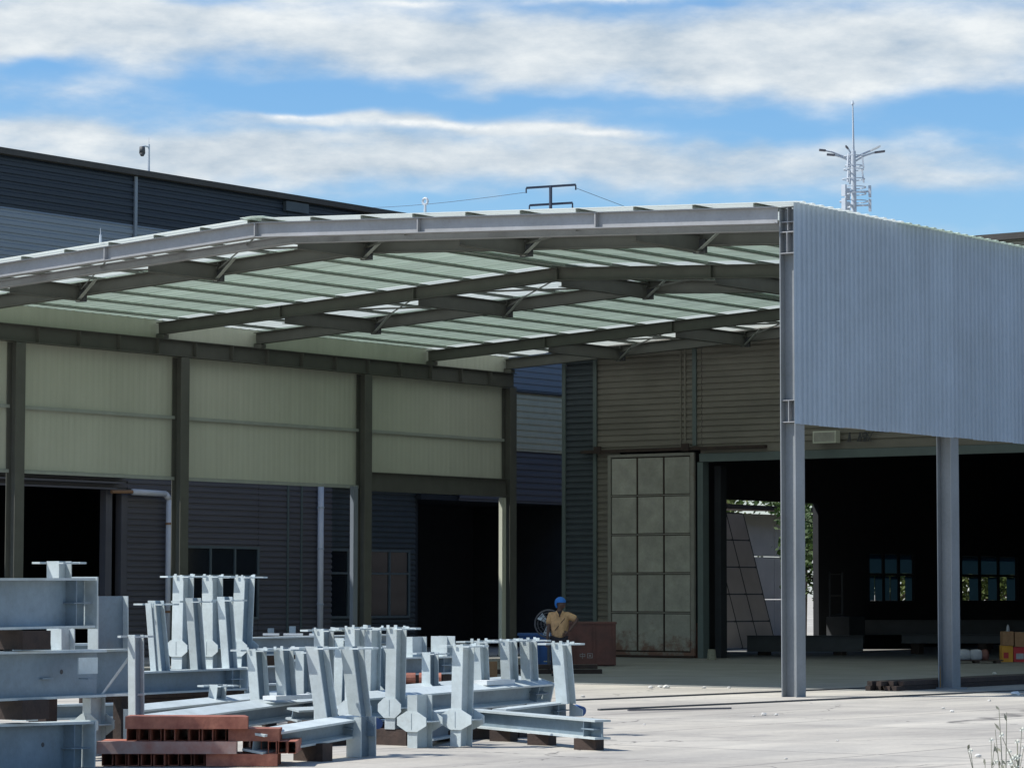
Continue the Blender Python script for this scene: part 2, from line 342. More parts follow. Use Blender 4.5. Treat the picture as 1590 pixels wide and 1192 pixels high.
def tag(o, label, cat, group=None):
    o['label'] = label; o['category'] = cat
    if group: o['group'] = group
    return o
def struct(o): o['kind'] = 'structure'; return o
def thing(name, loc, label, cat, group=None):
    e = bpy.data.objects.new(name, None); e.empty_display_size = .2; col.objects.link(e); e.location = Vector(loc)
    return tag(e, label, cat, group)
def bx(name, lo, hi, mt, parent): return MB().box(lo, hi).build(name, mt, parent)
def trap(length, pitch, h, top=.35, slope=.12):
    """trapezoid rib profile over a length"""
    out = []; t = 0.0
    while t < length - 1e-6:
        a = [(t, 0), (t + pitch * (1 - top - 2 * slope), 0), (t + pitch * (1 - top - slope), h), (t + pitch * (1 - slope), h)]
        out += [q for q in a if q[0] <= length]; t += pitch
    out.append((length, 0)); return out
X, Y, Z = Vector((1, 0, 0)), Vector((0, 1, 0)), Vector((0, 0, 1))

Y0F = 47.7
# ------------------------------------------------------------------ ground
g = MB(); g.add([(-900, -300, 0), (700, -300, 0), (700, 1300, 0), (-900, 1300, 0)], [(0, 1, 2, 3)])
struct(g.build('ground', M_GROUND, origin=(0, 0, 0)))

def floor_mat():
    return mat('shade_toned_floor', (.25, .25, .235), .85, var=.2, scale=.5, grime=.4)  # concrete darkened: canopy shade put into the floor colour
struct(MB().box((-51.3, Y0F, -.05), (-14.5, 127.6, .004)).build('canopy_shade_floor', floor_mat(), origin=(-40, 60, 0)))  # slab added behind the sun edge to carry the painted shade
# ------------------------------------------------------------------ canopy
X0, Y0, XL = -26.715, 44.04, -51.006; XR = -38.896
ZR, ZE = 8.945, 8.345; SL = (ZR - ZE) / (X0 - XR)
FY = [44.04, 47.45, 54.1, 57.7, 64.8, 68.35]
YEND = 68.55
def ztop(x): return ZR - SL * abs(x - XR)
canopy = thing('steel_canopy', (X0, Y0, 0), 'open grey steel canopy shed with ribbed side wall and pale green roof', 'canopy')
# columns (H section, web across the shed)
def hcol(x, y, z0, z1, mt, w=.30, d=.30, plate=True):
    b = MB()   # flange normals +-x
    b.box((x - d / 2, y - w / 2, z0), (x - d / 2 + .018, y + w / 2, z1)); b.box((x + d / 2 - .018, y - w / 2, z0), (x + d / 2, y + w / 2, z1))
    b.box((x - d / 2 + .018, y - .006, z0), (x + d / 2 - .018, y + .006, z1))
    o = b.build('column', mt, canopy)
    if plate:
        bx('base_plate', (x - .24, y - .24, 0.004), (x + .24, y + .24, .03), mt, o)
    return o
RCOL = [44.21, 49.72, 55.0, 61.9, 68.2]
for i, y in enumerate(RCOL):
    c = hcol(X0 - .15, y, .03 if i else .0, 8.33 if i == 0 else 7.53, M_COLUMN, plate=i > 0)
LCOL = [43.9, 49.2, 54.78, 61.9, 68.35]
for y in LCOL:
    hcol(XL + .15, y, .03, 7.53, M_CANSHADE)
# longitudinal beams: eave beams and the lower right-hand wall beam
def longbeam(name, x, y0, y1, zt, dep, wid, mt, stiff=0):
    b = MB(); b.ibeam((x, y0, zt), (x, y1, zt), dep, wid, Z); o = b.build(name, mt, canopy)
    if stiff:
        y = y0 + stiff * .6
        while y < y1 - .2:
            s = MB(); s.box((x - wid / 2 + .004, y - .007, zt - dep + .017), (x - .0065, y + .007, zt - .017)); s.box((x + .0065, y - .007, zt - dep + .017), (x + wid / 2 - .004, y + .007, zt - .017))
            s.build('stiffener', mt, o); y += stiff
    return o
longbeam('eave_beam', X0 - .15, Y0 + .02, RCOL[1] - .16, 7.93, .38, .27, M_CANOPY, 1.6)
longbeam('eave_beam', X0 - .15, RCOL[1] - .15, YEND, 7.93, .38, .27, M_CANSHADE, 1.6)
for z_ in (8.09, 8.35): bx('cap_plate', (X0 - .281, Y0 + .045, z_), (X0 - .019, Y0 + .18, z_ + .014), M_CANOPY, canopy)
bx('web_stiffener', (X0 - .156, Y0 + .045, 7.95), (X0 - .144, Y0 + .183, 8.085), M_CANOPY, canopy)
bx('web_stiffener', (X0 - .156, Y0 + .045, 8.106), (X0 - .144, Y0 + .183, 8.348), M_CANOPY, canopy)
for z_ in (4.66, 5.03): bx('cap_plate', (X0 - .281, Y0 + .045, z_), (X0 - .019, Y0 + .18, z_ + .014), M_CANOPY, canopy)
bx('web_stiffener', (X0 - .156, Y0 + .045, 4.676), (X0 - .144, Y0 + .183, 5.028), M_CANOPY, canopy)
longbeam('wall_beam', X0 - .15, Y0 + .16, RCOL[1] - .16, 5.04, .38, .26, M_CANOPY)
longbeam('wall_beam', X0 - .15, RCOL[1] + .16, RCOL[2] - .16, 5.04, .38, .26, M_CANOPY)
longbeam('eave_beam', XL + .15, 43.6, YEND, 7.95, .40, .26, M_CANSHADE, 1.35)
longbeam('wall_beam', XL + .15, LCOL[3] + .16, LCOL[4] - .16, 4.95, .50, .22, M_CANSHADE)
# rafters in two halves, with stiffeners where the tie beams meet them
TIES = [XR + s * k for k in (4.05, 8.1) for s in (-1, 1)] + [XR]
for fi, y in enumerate(FY):
    mt = M_CANOPY if fi == 0 else M_CANSHADE  # inner frames take the shade-darkened copy of the same paint
    for s in (-1, 1):
        xe = (X0 - (.31 if fi == 0 else .02)) if s > 0 else (XL + .02)
        b = MB(); b.ibeam((XR + s * .006, y, ztop(XR)), (xe, y, ztop(xe)), .29, .20, Z, .014, .01)
        ra = b.build('rafter', mt, canopy)
        for tx in TIES:
            if (tx - XR) * s < 0 or (tx == XR and s < 0): continue
            q = MB(); zt = ztop(tx)
            for sy in (-1, 1):
                lo = y + sy * .0055; hi = y + sy * .097
                q.box((tx - .012, min(lo, hi), zt - .274), (tx + .012, max(lo, hi), zt - .016))
            q.build('stiffener', mt, ra)
        if fi == 0 and s > 0: continue
        # rafter seat on the eave beam
        q = MB(); zs = ztop(xe) - .295
        q.box((min(xe, xe - s * .26), y - .09, 7.96), (max(xe, xe - s * .26), y + .09, zs)); q.build('rafter_seat', mt, canopy)
# second light rafter just behind the front one
for s in (-1, 1):
    xe = (X0 - .35) if s > 0 else (XL + .3)
    MB().ibeam((XR + s * .006, Y0 + 1.1, ztop(XR) - .13), (xe, Y0 + 1.1, ztop(xe) - .13), .17, .16, Z, .012, .008).build('rafter', M_CANOPY, canopy)
# tie beams, flange braces and rod bracing inside each frame pair
for (a, c) in ((0, 1), (2, 3), (4, 5)):
    ya, yc = FY[a], FY[c]
    for tx in sorted(TIES):
        b = MB(); zt = ztop(tx) - .07
        b.ibeam((tx, ya + (1.2 if a == 0 else .11), zt), (tx, yc - .11, zt), .34, .18, Z, .012, .008); b.build('tie_beam', M_CANSHADE, canopy)
        b = MB(); b.bar((tx + .02, yc - .16, zt - .33), (tx + .52, yc - .16, ztop(tx + .52) - .02), Y * .05, Vector((.03, 0, .03))); b.build('knee_brace', M_PURLM, canopy)
        b = MB(); b.box((tx - .13, yc - .10, zt - .36), (tx + .13, yc - .012, zt - .10)); b.build('gusset', M_DGREY, canopy)
    st = sorted(TIES)
    for i in range(len(st) - 1):
        for (p, q) in (((st[i], ya), (st[i + 1], yc)), ((st[i + 1], ya), (st[i], yc))):
            b = MB(); dz = -.13 if p[0] < q[0] else -.18
            b.bar((p[0], p[1] + .1, ztop(p[0]) + dz), (q[0], q[1] - .1, ztop(q[0]) + dz), Vector((.03, -.03, 0)), Z * .018)
            b.build('roof_brace', M_CANSHADE, canopy)
# purlins (C section), one per bay and line
PH = .066
PX = [s * (1.25 * k + .18) for k in range(10) for s in (-1, 1)]
YB = [Y0 - .10] + FY[1:-1] + [YEND]
for i in range(len(YB) - 1):
    ya, yb = YB[i] + (.004 if i else 0), YB[i + 1] - .004
    for dx in PX:
        x = XR + dx
        if x > X0 - .15 or x < XL + .15: continue
        z = ztop(x) + .004; b = MB()
        s = 1 if dx > 0 else -1
        b.box((x, ya, z), (x + .004, yb, z + PH)); b.box((x + .005, ya, z), (x + .06, yb, z + .004)); b.box((x + .005, ya, z + PH - .004), (x + .06, yb, z + PH))
        b.build('purlin', M_PURLM if i % 2 == 0 else M_PURLIN, canopy)  # frame-pair bays get the greyer tone: shade put into the purlin colour
        b = MB(); b.box((x + .0605, ya, z), (x + .0645, yb, z + .022)); b.build('purlin_lip', M_PURLD, canopy)
# roof sheets, each with ribs running down the slope; roof lights over the frame pairs
y = Y0 - .16; k = 0
edges = [(Y0 - .16, FY[1] + .15, True), (FY[1] + .15, FY[2] - .1, False), (FY[2] - .1, FY[3] + .15, True), (FY[3] + .15, FY[4] - .1, False), (FY[4] - .1, YEND + .05, True)]
for (ya, yb, clear) in edges:
    n = max(1, round((yb - ya) / .9)); w = (yb - ya) / n
    for i in range(n):
        for s in (-1, 1):
            xe = X0 + .16 if s > 0 else XL - .16
            x_ = XR + s * .02
            o0 = Vector((x_, ya + i * w, ztop(x_) + .076 + .003 * (i % 2))); o1 = Vector((xe, ya + i * w, ZR - SL * abs(xe - XR) + .076 + .003 * (i % 2)))
            b = MB(); b.corr(o0, o1 - o0, Y, Z, trap(w + .03, w / 3, .020, .22, .10))
            b.build('roof_sheet', M_ROOFC if clear else M_ROOFG, canopy)
# ridge cap
b = MB()
for s in (-1, 1):
    b.hexa([(XR, Y0 - .18, ZR + 0.106), (XR + s * .3, Y0 - .18, ZR + 0.106 - .3 * SL), (XR + s * .3, YEND, ZR + 0.106 - .3 * SL), (XR, YEND, ZR + 0.106),
            (XR, Y0 - .18, ZR + 0.112), (XR + s * .3, Y0 - .18, ZR + 0.112 - .3 * SL), (XR + s * .3, YEND, ZR + 0.112 - .3 * SL), (XR, YEND, ZR + 0.112)])
b.build('ridge_cap', M_ROOFC, canopy)
# right-hand wall sheets (vertical ribs) and their inner girts
ZB, ZT = 4.633, 8.43
y = Y0 - .02
while y < YEND - .1:
    w = min(.8, YEND - y)
    b = MB(); b.corr((X0 + .012, y, ZB + random.uniform(-.012, .012)), Z * (ZT - ZB), Y, X, trap(w, .16, .032, .26, .10)); b.build('wall_sheet', M_SHEET, canopy); y += .8
for z in (4.72, 6.10, 7.40):
    MB().box((X0 - .068, RCOL[0] + .17, z), (X0 - .001, YEND - .2, z + .06)).build('girt', M_CANSHADE, canopy)
# left-hand wall: sheets on the outer face, seen from inside
y = 42.6
while y < YEND - .1:
    w = min(.8, YEND - y)
    zb = 4.60
    b = MB(); b.corr((XL - .03, y, zb), Z * (8.47 - zb), Y, -X, trap(w, .2, .0035, .3, .15)); b.build('wall_sheet', M_LINER, canopy); y += .8
yy = [43.0] + LCOL[1:] 
for i in range(len(yy) - 1):
    for z in (6.08, 4.58):
        if z < 5 and i == 3: continue
        b = MB(); b.box((XL - .024, yy[i] + .1, z), (XL + .05, yy[i + 1] - .1, z + .012)); b.box((XL + .04, yy[i] + .1, z - .07), (XL + .05, yy[i + 1] - .1, z - .001)); b.build('girt', M_PURLM, canopy)
# thin cream posts beside two left columns
for y in (LCOL[3] - .42, LCOL[4] - .33):
    b = MB(); b.box((XL + .1, y - .09, 0), (XL + .22, y + .09, 4.42 if y > 65 else 4.55)); b.build('wall_post', M_LINER if y > 65 else M_GREYS, canopy)
# lightning pins on the front frame
def pin(x, lab, ring):
    z = ztop(x) + .10; b = MB(); b.tube((x, Y0 - .05, z), (x, Y0 - .05, z + .16), .028, .02)
    if ring: b.ring((x, Y0 - .05, z + .2), Y, .06, .024, 12, 5)
    else: b.tube((x, Y0 - .05, z + .16), (x, Y0 - .05, z + .3), .008, .004)
    tag(b.build('roof_pin', M_GALV), lab, 'roof fitting')
pin(XR - 4.2, 'short grey pin standing on left slope of the canopy front edge', False)
pin(XR + 4.2, 'small grey ring lug on canopy front edge right of the ridge', True)

# ------------------------------------------------------------------ long hall behind the left wall
XA, ZA = -57.0, 13.17
hall = thing('factory_hall', (XA, 60, 0), 'long tall hall with navy upper siding rising behind the canopy', 'building')
def hsiding(parent, axis, val, a0, a1, z0, z1, mt, nrm, pitch=.185, h=.03, seg=6.0, name='siding_sheet'):
    a = a0
    while a < a1 - .05:
        w = min(seg, a1 - a)
        o = Vector((val, a, z0)) if axis == 0 else Vector((a, val, z0))
        u = (Y if axis == 0 else X) * (w - .012)
        MB().corr(o, u, Z, nrm, trap(z1 - z0, pitch, h, .5, .10)).build(name, mt, parent); a += seg
AY0, AY1 = 34.0, 81.0
hsiding(hall, 0, XA, AY0, AY1, 11.74, ZA - .1, M_NAVY, X, .20, .035, 6.36)
hsiding(hall, 0, XA, AY0, 74.0, 5.0, 11.73, M_GREYS, X, .20, .03, 6.36)
hsiding(hall, 0, XA, 74.0, AY1, 8.14, 11.73, M_GREYS, X, .20, .03, 7.0)
hsiding(hall, 0, XA + .06, 74.0, AY1, 6.25, 8.10, M_WARMLIT, X, .20, .03, 7.0)
bx('drip_trim', (XA - .02, 74.0, 8.10), (XA + .14, AY1, 8.16), M_FASC, hall)
hsiding(hall, 0, XA, 74.0, AY1, 4.6, 6.25, M_DULL, X, .20, .03, 7.0)
# lower wall: big door 50-59.2, wall, window 61.6-64.65, wall, dark bay with window, second doorway 72.2-79.7
hsiding(hall, 0, XA, AY0, 50.0, 0, 5.0, M_DULL, X, .18, .03, 16)
hsiding(hall, 0, XA, 50.0, 59.3, 4.50, 5.0, M_DULL, X, .18, .03, 10)
hsiding(hall, 0, XA, 59.3, 61.6, 0, 5.0, M_DULL, X, .16, .03, 4)
hsiding(hall, 0, XA, 61.6, 64.65, 3.05, 5.0, M_DULL, X, .16, .03, 4); hsiding(hall, 0, XA, 61.6, 64.65, 0, 1.0, M_DULL, X, .16, .03, 4)
hsiding(hall, 0, XA, 64.65, 67.9, 0, 5.0, M_DULL, X, .16, .03, 4)
hsiding(hall, 0, XA - .3, 67.3, 72.2, 3.05, 5.0, M_BDARK, X, .16, .03, 7); hsiding(hall, 0, XA - .3, 72.2, 74.0, 4.6, 5.0, M_BDARK, X, .16, .03, 7); hsiding(hall, 0, XA - .3, 67.3, 68.0, 0, 3.05, M_BDARK, X, .16, .03, 7)
hsiding(hall, 0, XA - .3, 71.9, 72.2, 0, 3.05, M_BDARK, X, .16, .03, 7); hsiding(hall, 0, XA - .3, 68.0, 71.9, 0, 1.0, M_BDARK, X, .16, .03, 7)
bx('fascia', (XA - .05, AY0, ZA - .1), (XA + .22, AY1, ZA + .06), M_FASC, hall)
bx('roof', (XA - 26, AY0, ZA - .14), (XA - .051, AY1, ZA), M_FASC, hall)
bx('end_wall', (XA - 26, AY1 - .2, 0), (XA - .31, AY1, ZA - .15), M_GREYS, hall)
bx('end_wall', (XA - 26, AY0, 0), (XA - .31, AY0 + .2, ZA - .15), M_GREYS, hall)
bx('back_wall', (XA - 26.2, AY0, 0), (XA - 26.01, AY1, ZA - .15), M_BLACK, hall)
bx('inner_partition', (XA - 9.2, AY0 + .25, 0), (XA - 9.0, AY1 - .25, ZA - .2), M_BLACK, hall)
for y in (59.46,): bx('corner_trim', (XA + .036, y - .05, 5.02), (XA + .09, y + .05, ZA - .12), M_GREYS, hall)
for y in (65.9, 66.5): bx('joint_strip', (XA + .032, y - .035, 0), (XA + .06, y + .035, 5.0), M_TRIM, hall)
bx('roof_hatch', (XA + .04, 65.6, 12.75), (XA + .16, 66.6, 13.03), M_BDARK, hall)
# door of the hall: frame posts, stacked shutter boxes, track
for y in (58.6, 59.2): bx('door_post', (XA - .2, y - .12, 0), (XA + .02, y + .12, 4.5), M_DULL, hall)
for i, z in enumerate((4.50, 4.66, 4.82)): bx('shutter_slat', (XA + .04, 50.2, z), (XA + .22 + .05 * i, 58.7 + .2 * i, z + .05), M_DULL, hall)
def window(parent, y0, y1, z0, z1, nv, zmid, x):
    f = MB()
    for y in (y0, y1 - .07): f.box((x, y, z0), (x + .09, y + .07, z1))
    for z in (z0, z1 - .07): f.box((x + .002, y0 + .071, z), (x + .088, y1 - .071, z + .07))
    f.box((x + .002, y0 + .071, zmid), (x + .088, y1 - .071, zmid + .06))
    for i in range(1, nv):
        y = y0 + (y1 - y0) * i / nv; f.box((x + .004, y - .03, z0 + .071), (x + .086, y + .03, zmid - .001)); f.box((x + .004, y - .03, zmid + .061), (x + .086, y + .03, z1 - .071))
    w = f.build('window', M_FRAME, parent)
    for i in range(nv):
        a, b_ = y0 + (y1 - y0) * i / nv + .04, y0 + (y1 - y0) * (i + 1) / nv - .04
        for (za, zb) in ((z0 + .075, zmid - .005), (zmid + .065, z1 - .075)):
            bx('pane', (x + .035, a, za), (x + .045, b_, zb), M_DGLASS, w)
window(hall, 61.6, 64.65, 1.0, 3.05, 3, 2.2, XA - .02)
window(hall, 68.0, 71.9, 1.0, 3.05, 4, 2.3, XA - .32)
# pipes on the hall wall
b = MB(); b.path([(XA + .2, 60.75, 0), (XA + .2, 60.75, 4.30), (XA + .2, 60.6, 4.44), (XA + .2, 59.3, 4.46)], .085, 10)
dp = b.build('drain_pipe', M_PIPE, hall, True)
b = MB()
for z in (1.2, 3.6): b.tube((XA + .2, 60.75, z), (XA + .2, 60.75, z + .06), .10, n=10)
b.tube((XA + .2, 59.3, 4.46), (XA + .2, 58.5, 4.44), .05, n=8); b.build('pipe_clamp', M_CARD, dp)
b = MB(); b.tube((XA + .17, 67.2, 0), (XA + .17, 67.2, 5.0), .09, n=10); dp = b.build('drain_pipe', M_PIPE, hall, True)
b = MB()
for z in (1.4, 3.0, 4.2): b.tube((XA + .17, 67.2, z), (XA + .17, 67.2, z + .05), .105, n=10)
b.build('pipe_clamp', M_GALV, dp)
# second doorway: recessed dark jambs
bx('door_jamb', (XA - 4, 72.2, 0), (XA - .31, 72.35, 4.6), M_BLACK, hall); bx('door_jamb', (XA - 4, 80.0, 0), (XA - .02, 80.2, 4.6), M_BLACK, hall)
bx('door_head', (XA - 4, 72.2, 4.6), (XA - .05, 80.8, 4.75), M_BLACK, hall)
bx('shutter', (XA - 4.1, 72.2, 0), (XA - 4.01, 80.2, 4.6), M_BLACK, hall)
hsiding(hall, 0, XA, 80.0, AY1, 0, 4.6, M_DULL, X, .2, .03, 7)
# camera mast on the hall roof
cm = thing('security_camera', (XA - .1, 60.13, ZA), 'white security camera on a thin mast above the hall roof', 'security camera')
MB().tube((XA - .1, 60.13, ZA + .0), (XA - .1, 60.13, ZA + .86), .035, .028, 8).build('mast', M_GALV, cm)
MB().tube((XA - .1, 60.13, ZA + .86), (XA - .1, 60.13, ZA + 1.05), .006, .004, 5).build('spike', M_GALV, cm)
MB().path([(XA - .1, 60.13, ZA + .78), (XA - .1, 59.98, ZA + .79), (XA - .1, 59.85, ZA + .76)], .022).build('arm', M_GALV, cm)
b = MB(); b.tube((XA - .1, 59.87, ZA + .76), (XA - .1, 59.87, ZA + .58), .075, .085, 12); b.tube((XA - .1, 59.87, ZA + .58), (XA - .1, 59.87, ZA + .50), .085, .04, 12); b.build('dome', M_DGREY, cm, True)

# ------------------------------------------------------------------ workshop behind the canopy
YBW = 68.75; XBL = -49.15; XBR = -14.0; ZBT = 10.7
ws = thing('workshop', (XBL, YBW, 0), 'warm grey ribbed workshop with wide open doorway behind the canopy', 'building')
hsiding(ws, 1, YBW, XBL, -48.15, 0, ZBT, M_BDARK, -Y, .165, .045, 2)
hsiding(ws, 1, YBW, -48.10, -44.62, 5.72, ZBT, M_BWALL, -Y, .165, .03, 3.55)
hsiding(ws, 1, YBW, -48.10, -47.3, 0.9, 5.72, M_BWALL, -Y, .165, .03, 3.6)
hsiding(ws, 1, YBW, -44.62, XBR, 5.72, ZBT, M_BWALL, -Y, .165, .03, 7.2)
bx('plinth', (-48.12, YBW - .05, 0), (-44.75, YBW + .05, .95), M_SKIP, ws)
for x in (XBL - .04, -48.13): bx('corner_trim', (x - .06, YBW - .09, 0), (x + .06, YBW - .047, ZBT), M_TRIM, ws)
bx('joint_strip', (-44.9, YBW - .075, 5.75), (-44.78, YBW - .035, ZBT), M_TRIM, ws)
for x in (-45.3, -45.15): bx('joint_strip', (x - .02, YBW - .055, 5.75), (x + .02, YBW - .032, ZBT), M_BWALL, ws)
bx('lintel', (-44.62, YBW - .16, 5.30), (XBR, YBW + .1, 5.52), M_TRIM, ws)
bx('lintel_flashing', (-44.62, YBW - .10, 5.53), (XBR, YBW + .02, 5.72), M_BWALL, ws)
bx('door_post', (-44.70, YBW - .14, 0), (-44.52, YBW + .15, 5.29), M_TRIM, ws)
bx('door_post', (-44.50, YBW + .4, 0), (-44.30, YBW + .7, 5.2), M_BLACK, ws)
bx('fascia', (XBL - .1, YBW - .25, ZBT), (XBR, YBW + .1, ZBT + .16), M_FASC, ws)
bx('roof', (XBL, YBW + .11, ZBT - .05), (XBR, 128, ZBT + .05), M_FASC, ws)
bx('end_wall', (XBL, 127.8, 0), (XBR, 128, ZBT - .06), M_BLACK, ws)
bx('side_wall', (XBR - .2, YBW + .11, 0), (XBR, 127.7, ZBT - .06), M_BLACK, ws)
# left side wall with a doorway and two windows, pierced for real
DW = (on(1122, 775, 0, XBL).y, on(1266, 780, 0, XBL).y, on(1190, 778, 0, XBL).z)
W1 = (on(1346, 860, 0, XBL).y, on(1417, 860, 0, XBL).y); W2 = (on(1490, 865, 0, XBL).y, on(1577, 868, 0, XBL).y)
WZ0, WZ1 = on(1380, 932, 0, XBL).z, on(1380, 860, 0, XBL).z
print('doorway', DW, 'w1', W1, 'w2', W2, 'wz', WZ0, WZ1)
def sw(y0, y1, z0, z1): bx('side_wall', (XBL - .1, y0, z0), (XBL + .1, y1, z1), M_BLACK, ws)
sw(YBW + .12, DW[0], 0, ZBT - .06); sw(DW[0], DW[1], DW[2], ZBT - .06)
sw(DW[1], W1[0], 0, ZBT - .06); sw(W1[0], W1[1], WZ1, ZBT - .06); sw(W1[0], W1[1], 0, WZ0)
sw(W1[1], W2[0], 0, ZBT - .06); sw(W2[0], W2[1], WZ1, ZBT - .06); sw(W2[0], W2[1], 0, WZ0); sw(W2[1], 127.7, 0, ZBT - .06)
def win2(y0, y1, nv, openp):
    x = XBL; zm = WZ0 + (WZ1 - WZ0) * .56; f = MB(); n = nv
    for i in range(n + 1):
        y = y0 + (y1 - y0) * i / n; f.box((x - .06, y - .06, WZ0), (x + .06, y + .06, WZ1))
    f.box((x - .055, y0 + .061, zm - .04), (x + .055, y1 - .061, zm + .04))
    w = f.build('window', M_BLACK, ws)
    for i in range(n):
        a, b_ = y0 + (y1 - y0) * i / n + .065, y0 + (y1 - y0) * (i + 1) / n - .065
        bx('pane', (x - .01, a, zm + .045), (x, b_, WZ1 - .002), M_FROST, w)
        mid = (a + b_) / 2
        if openp[i]:
            bx('sash', (x - .012, mid, WZ0 + .002), (x + .002, b_, zm - .045), M_FROST, w)
        else:
            bx('sash', (x - .012, a, WZ0 + .002), (x + .002, mid - .03, zm - .045), M_FROST, w); bx('sash', (x + .008, mid - .02, WZ0 + .002), (x + .02, b_, zm - .045), M_FROST, w)
win2(W1[0], W1[1], 3, (0, 0, 1)); win2(W2[0], W2[1], 3, (1, 1, 1))
# sliding door of fifteen panels
DX0, DX1, DZ0, DZ1 = -47.60, -44.76, .07, 5.56
door = bpy.data.objects.new('sliding_door', None); col.objects.link(door); door.parent = ws
fr = MB(); yd = YBW - .22
fr.box((DX0, yd, DZ0), (DX0 + .10, yd + .08, DZ1)); fr.box((DX1 - .12, yd, DZ0), (DX1, yd + .08, DZ1))
fr.box((DX0 + .101, yd + .001, DZ0), (DX1 - .121, yd + .079, DZ0 + .09)); fr.box((DX0 + .101, yd + .001, DZ1 - .08), (DX1 - .121, yd + .079, DZ1))
fro = fr.build('door_frame', M_DOORF, door)
for i in range(3):
    for j in range(5):
        w = (DX1 - DX0 - .22) / 3; h = (DZ1 - DZ0 - .17) / 5
        xa = DX0 + .10 + i * w; za = DZ0 + .09 + j * h
        bx('door_panel', (xa + .03, yd + .022 + random.uniform(-.004, .004), za + .035), (xa + w - .03, yd + .06, za + h - .035), M_DOOR, door)
bk = MB(); bk.box((DX0 + .101, yd + .061, DZ0 + .091), (DX1 - .121, yd + .075, DZ1 - .081)); bk.build('door_backing', M_RUST, door)
for i in range(1, 3):
    xa = DX0 + .10 + i * (DX1 - DX0 - .22) / 3
    bx('door_rail', (xa - .014, yd + .012, DZ0 + .091), (xa + .014, yd + .05, DZ1 - .081), M_RUST, door)
for j in range(1, 5):
    za = DZ0 + .09 + j * (DZ1 - DZ0 - .17) / 5
    bx('door_rail', (DX0 + .102, yd + .008, za - .016), (DX1 - .122, yd + .05, za + .016), M_DOORF, door)
    for dz_ in (-.03, .03): bx('rail_gap', (DX0 + .103, yd + .02, za + dz_ - .008), (DX1 - .123, yd + .052, za + dz_ + .008), M_RUST, door)
bx('door_foot', (DX0 + .02, yd - .012, .03), (DX1 - .02, yd + .07, .068), M_RUST, door)
bx('door_track', (-48.5, YBW - .26, 5.62), (-42.5, YBW - .06, 5.70), M_RUST, ws)
for x in (-47.9, -45.0): bx('door_hanger', (x - .12, YBW - .30, 5.60), (x + .12, YBW - .262, 5.80), M_RUST, ws)
# light box above the doorway
lb = thing('lamp_box', (-40.55, YBW - .3, 5.68), 'cream box lamp mounted over the workshop doorway', 'lamp')
bx('housing', (-40.9, YBW - .42, 5.68), (-40.2, YBW - .2, 6.0), M_LINER, lb); bx('bracket', (-40.62, YBW - .199, 5.76), (-40.48, YBW - .03, 5.84), M_DGREY, lb)
bx('lens', (-40.86, YBW - .43, 5.72), (-40.24, YBW - .421, 5.96), M_DOOR, lb)
b = MB()
for i in range(14):
    x = -40.0 + random.uniform(0, .75); b.bar((x, YBW - .2, 5.7), (x + random.uniform(-.2, .2), YBW - .22, 5.95), X * .01, Y * .01)
tag(b.build('cable_bundle', M_DGREY), 'tangle of dark cables right of the lamp over the doorway', 'cable')

# ------------------------------------------------------------------ inside the workshop
def grid_panel(name, o, ux, uz, w, h, nx, nz, mt, mf, label, cat):
    t = thing(name, o, label, cat); ux, uz = Vector(ux).normalized(), Vector(uz).normalized(); n = ux.cross(uz)
    o = Vector(o)
    for i in range(nx):
        for j in range(nz):
            a, c = w / nx, h / nz
            MB().obox(o + ux * (i * a + .03) + uz * (j * c + .03), ux * (a - .06), uz * (c - .06), n * -.03).build('panel', mt, t)
    f = MB()
    for i in range(nx + 1): f.obox(o + ux * (w * i / nx - .029) + n * -.004, ux * .058, uz * h, n * -.05)
    f.build('frame', mf, t)
    f = MB()
    for j in range(nz + 1): f.obox(o + uz * (h * j / nz - .02) + ux * .03 + n * -.008, ux * (w - .06), uz * .04, n * -.03)
    f.build('cross_bar', mf, t); return t
pb = gnd(1140, 1004); pb = Vector((-48.3, on(1140, 990, 0, -48.3).y, .05))
grid_panel('spare_door_leaf', (XBL - 1.0, 78.55, .05), (0, 1, 0), (-.1, -.30, 1), 2.95, 4.4, 3, 5, M_BRWALL, M_DGREY, 'pale panelled door leaf leaning just beyond the far workshop doorway', 'door')
cb_ = thing('handcart', (XBL + 2.0, DW[0] + 2.9, 0), 'dark tubular cart standing behind the front column inside workshop', 'cart')
b = MB(); x, y = XBL + 2.0, DW[0] + 2.9
for dy in (0, .75): b.tube((x, y + dy, .2), (x, y + dy, 2.4), .03)
for z in (1.1, 1.7, 2.35): b.tube((x, y, z), (x, y + .75, z), .025)
b.build('frame', M_DGREY, cb_)
bx('body', (x - .1, y - .05, .25), (x + .7, y + .9, 1.05), M_DGREY, cb_)
MB().tube((x + .1, y - .06, .2), (x + .1, y - .12, .2), .2, n=14).build('wheel', M_DGREY, cb_); MB().tube((x + .6, y - .06, .2), (x + .6, y - .12, .2), .2, n=14).build('wheel', M_DGREY, cb_)
def floor_beam(px0, px1, pyt, pyb, dep, lab):
    a, b_ = at(px0, pyt, dep), at(px1, pyt, dep); h = (pyb - pyt) * dep / FPX
    t = thing('steel_box_beam', (a.x, a.y, 0), lab, 'steel beam')
    MB().ibeam(a, b_, h, .35, Z, .02, .015).build('beam', M_DGREY, t)
    for k in (.15, .8):
        p = a.lerp(b_, k); MB().bar((p.x, p.y, .001), (p.x, p.y, a.z - h - .001), X * .14, Y * .14).build('foot_block', M_RUST, t)
floor_beam(1160, 1340, 986, 1011, 86, 'long dark steel beam lying low on blocks inside workshop')
floor_beam(1400, 1560, 984, 998, 88, 'second dark beam on two blocks behind the slim column')
floor_beam(1266, 1600, 962, 985, 97, 'deep dark beam far inside workshop under the windows')
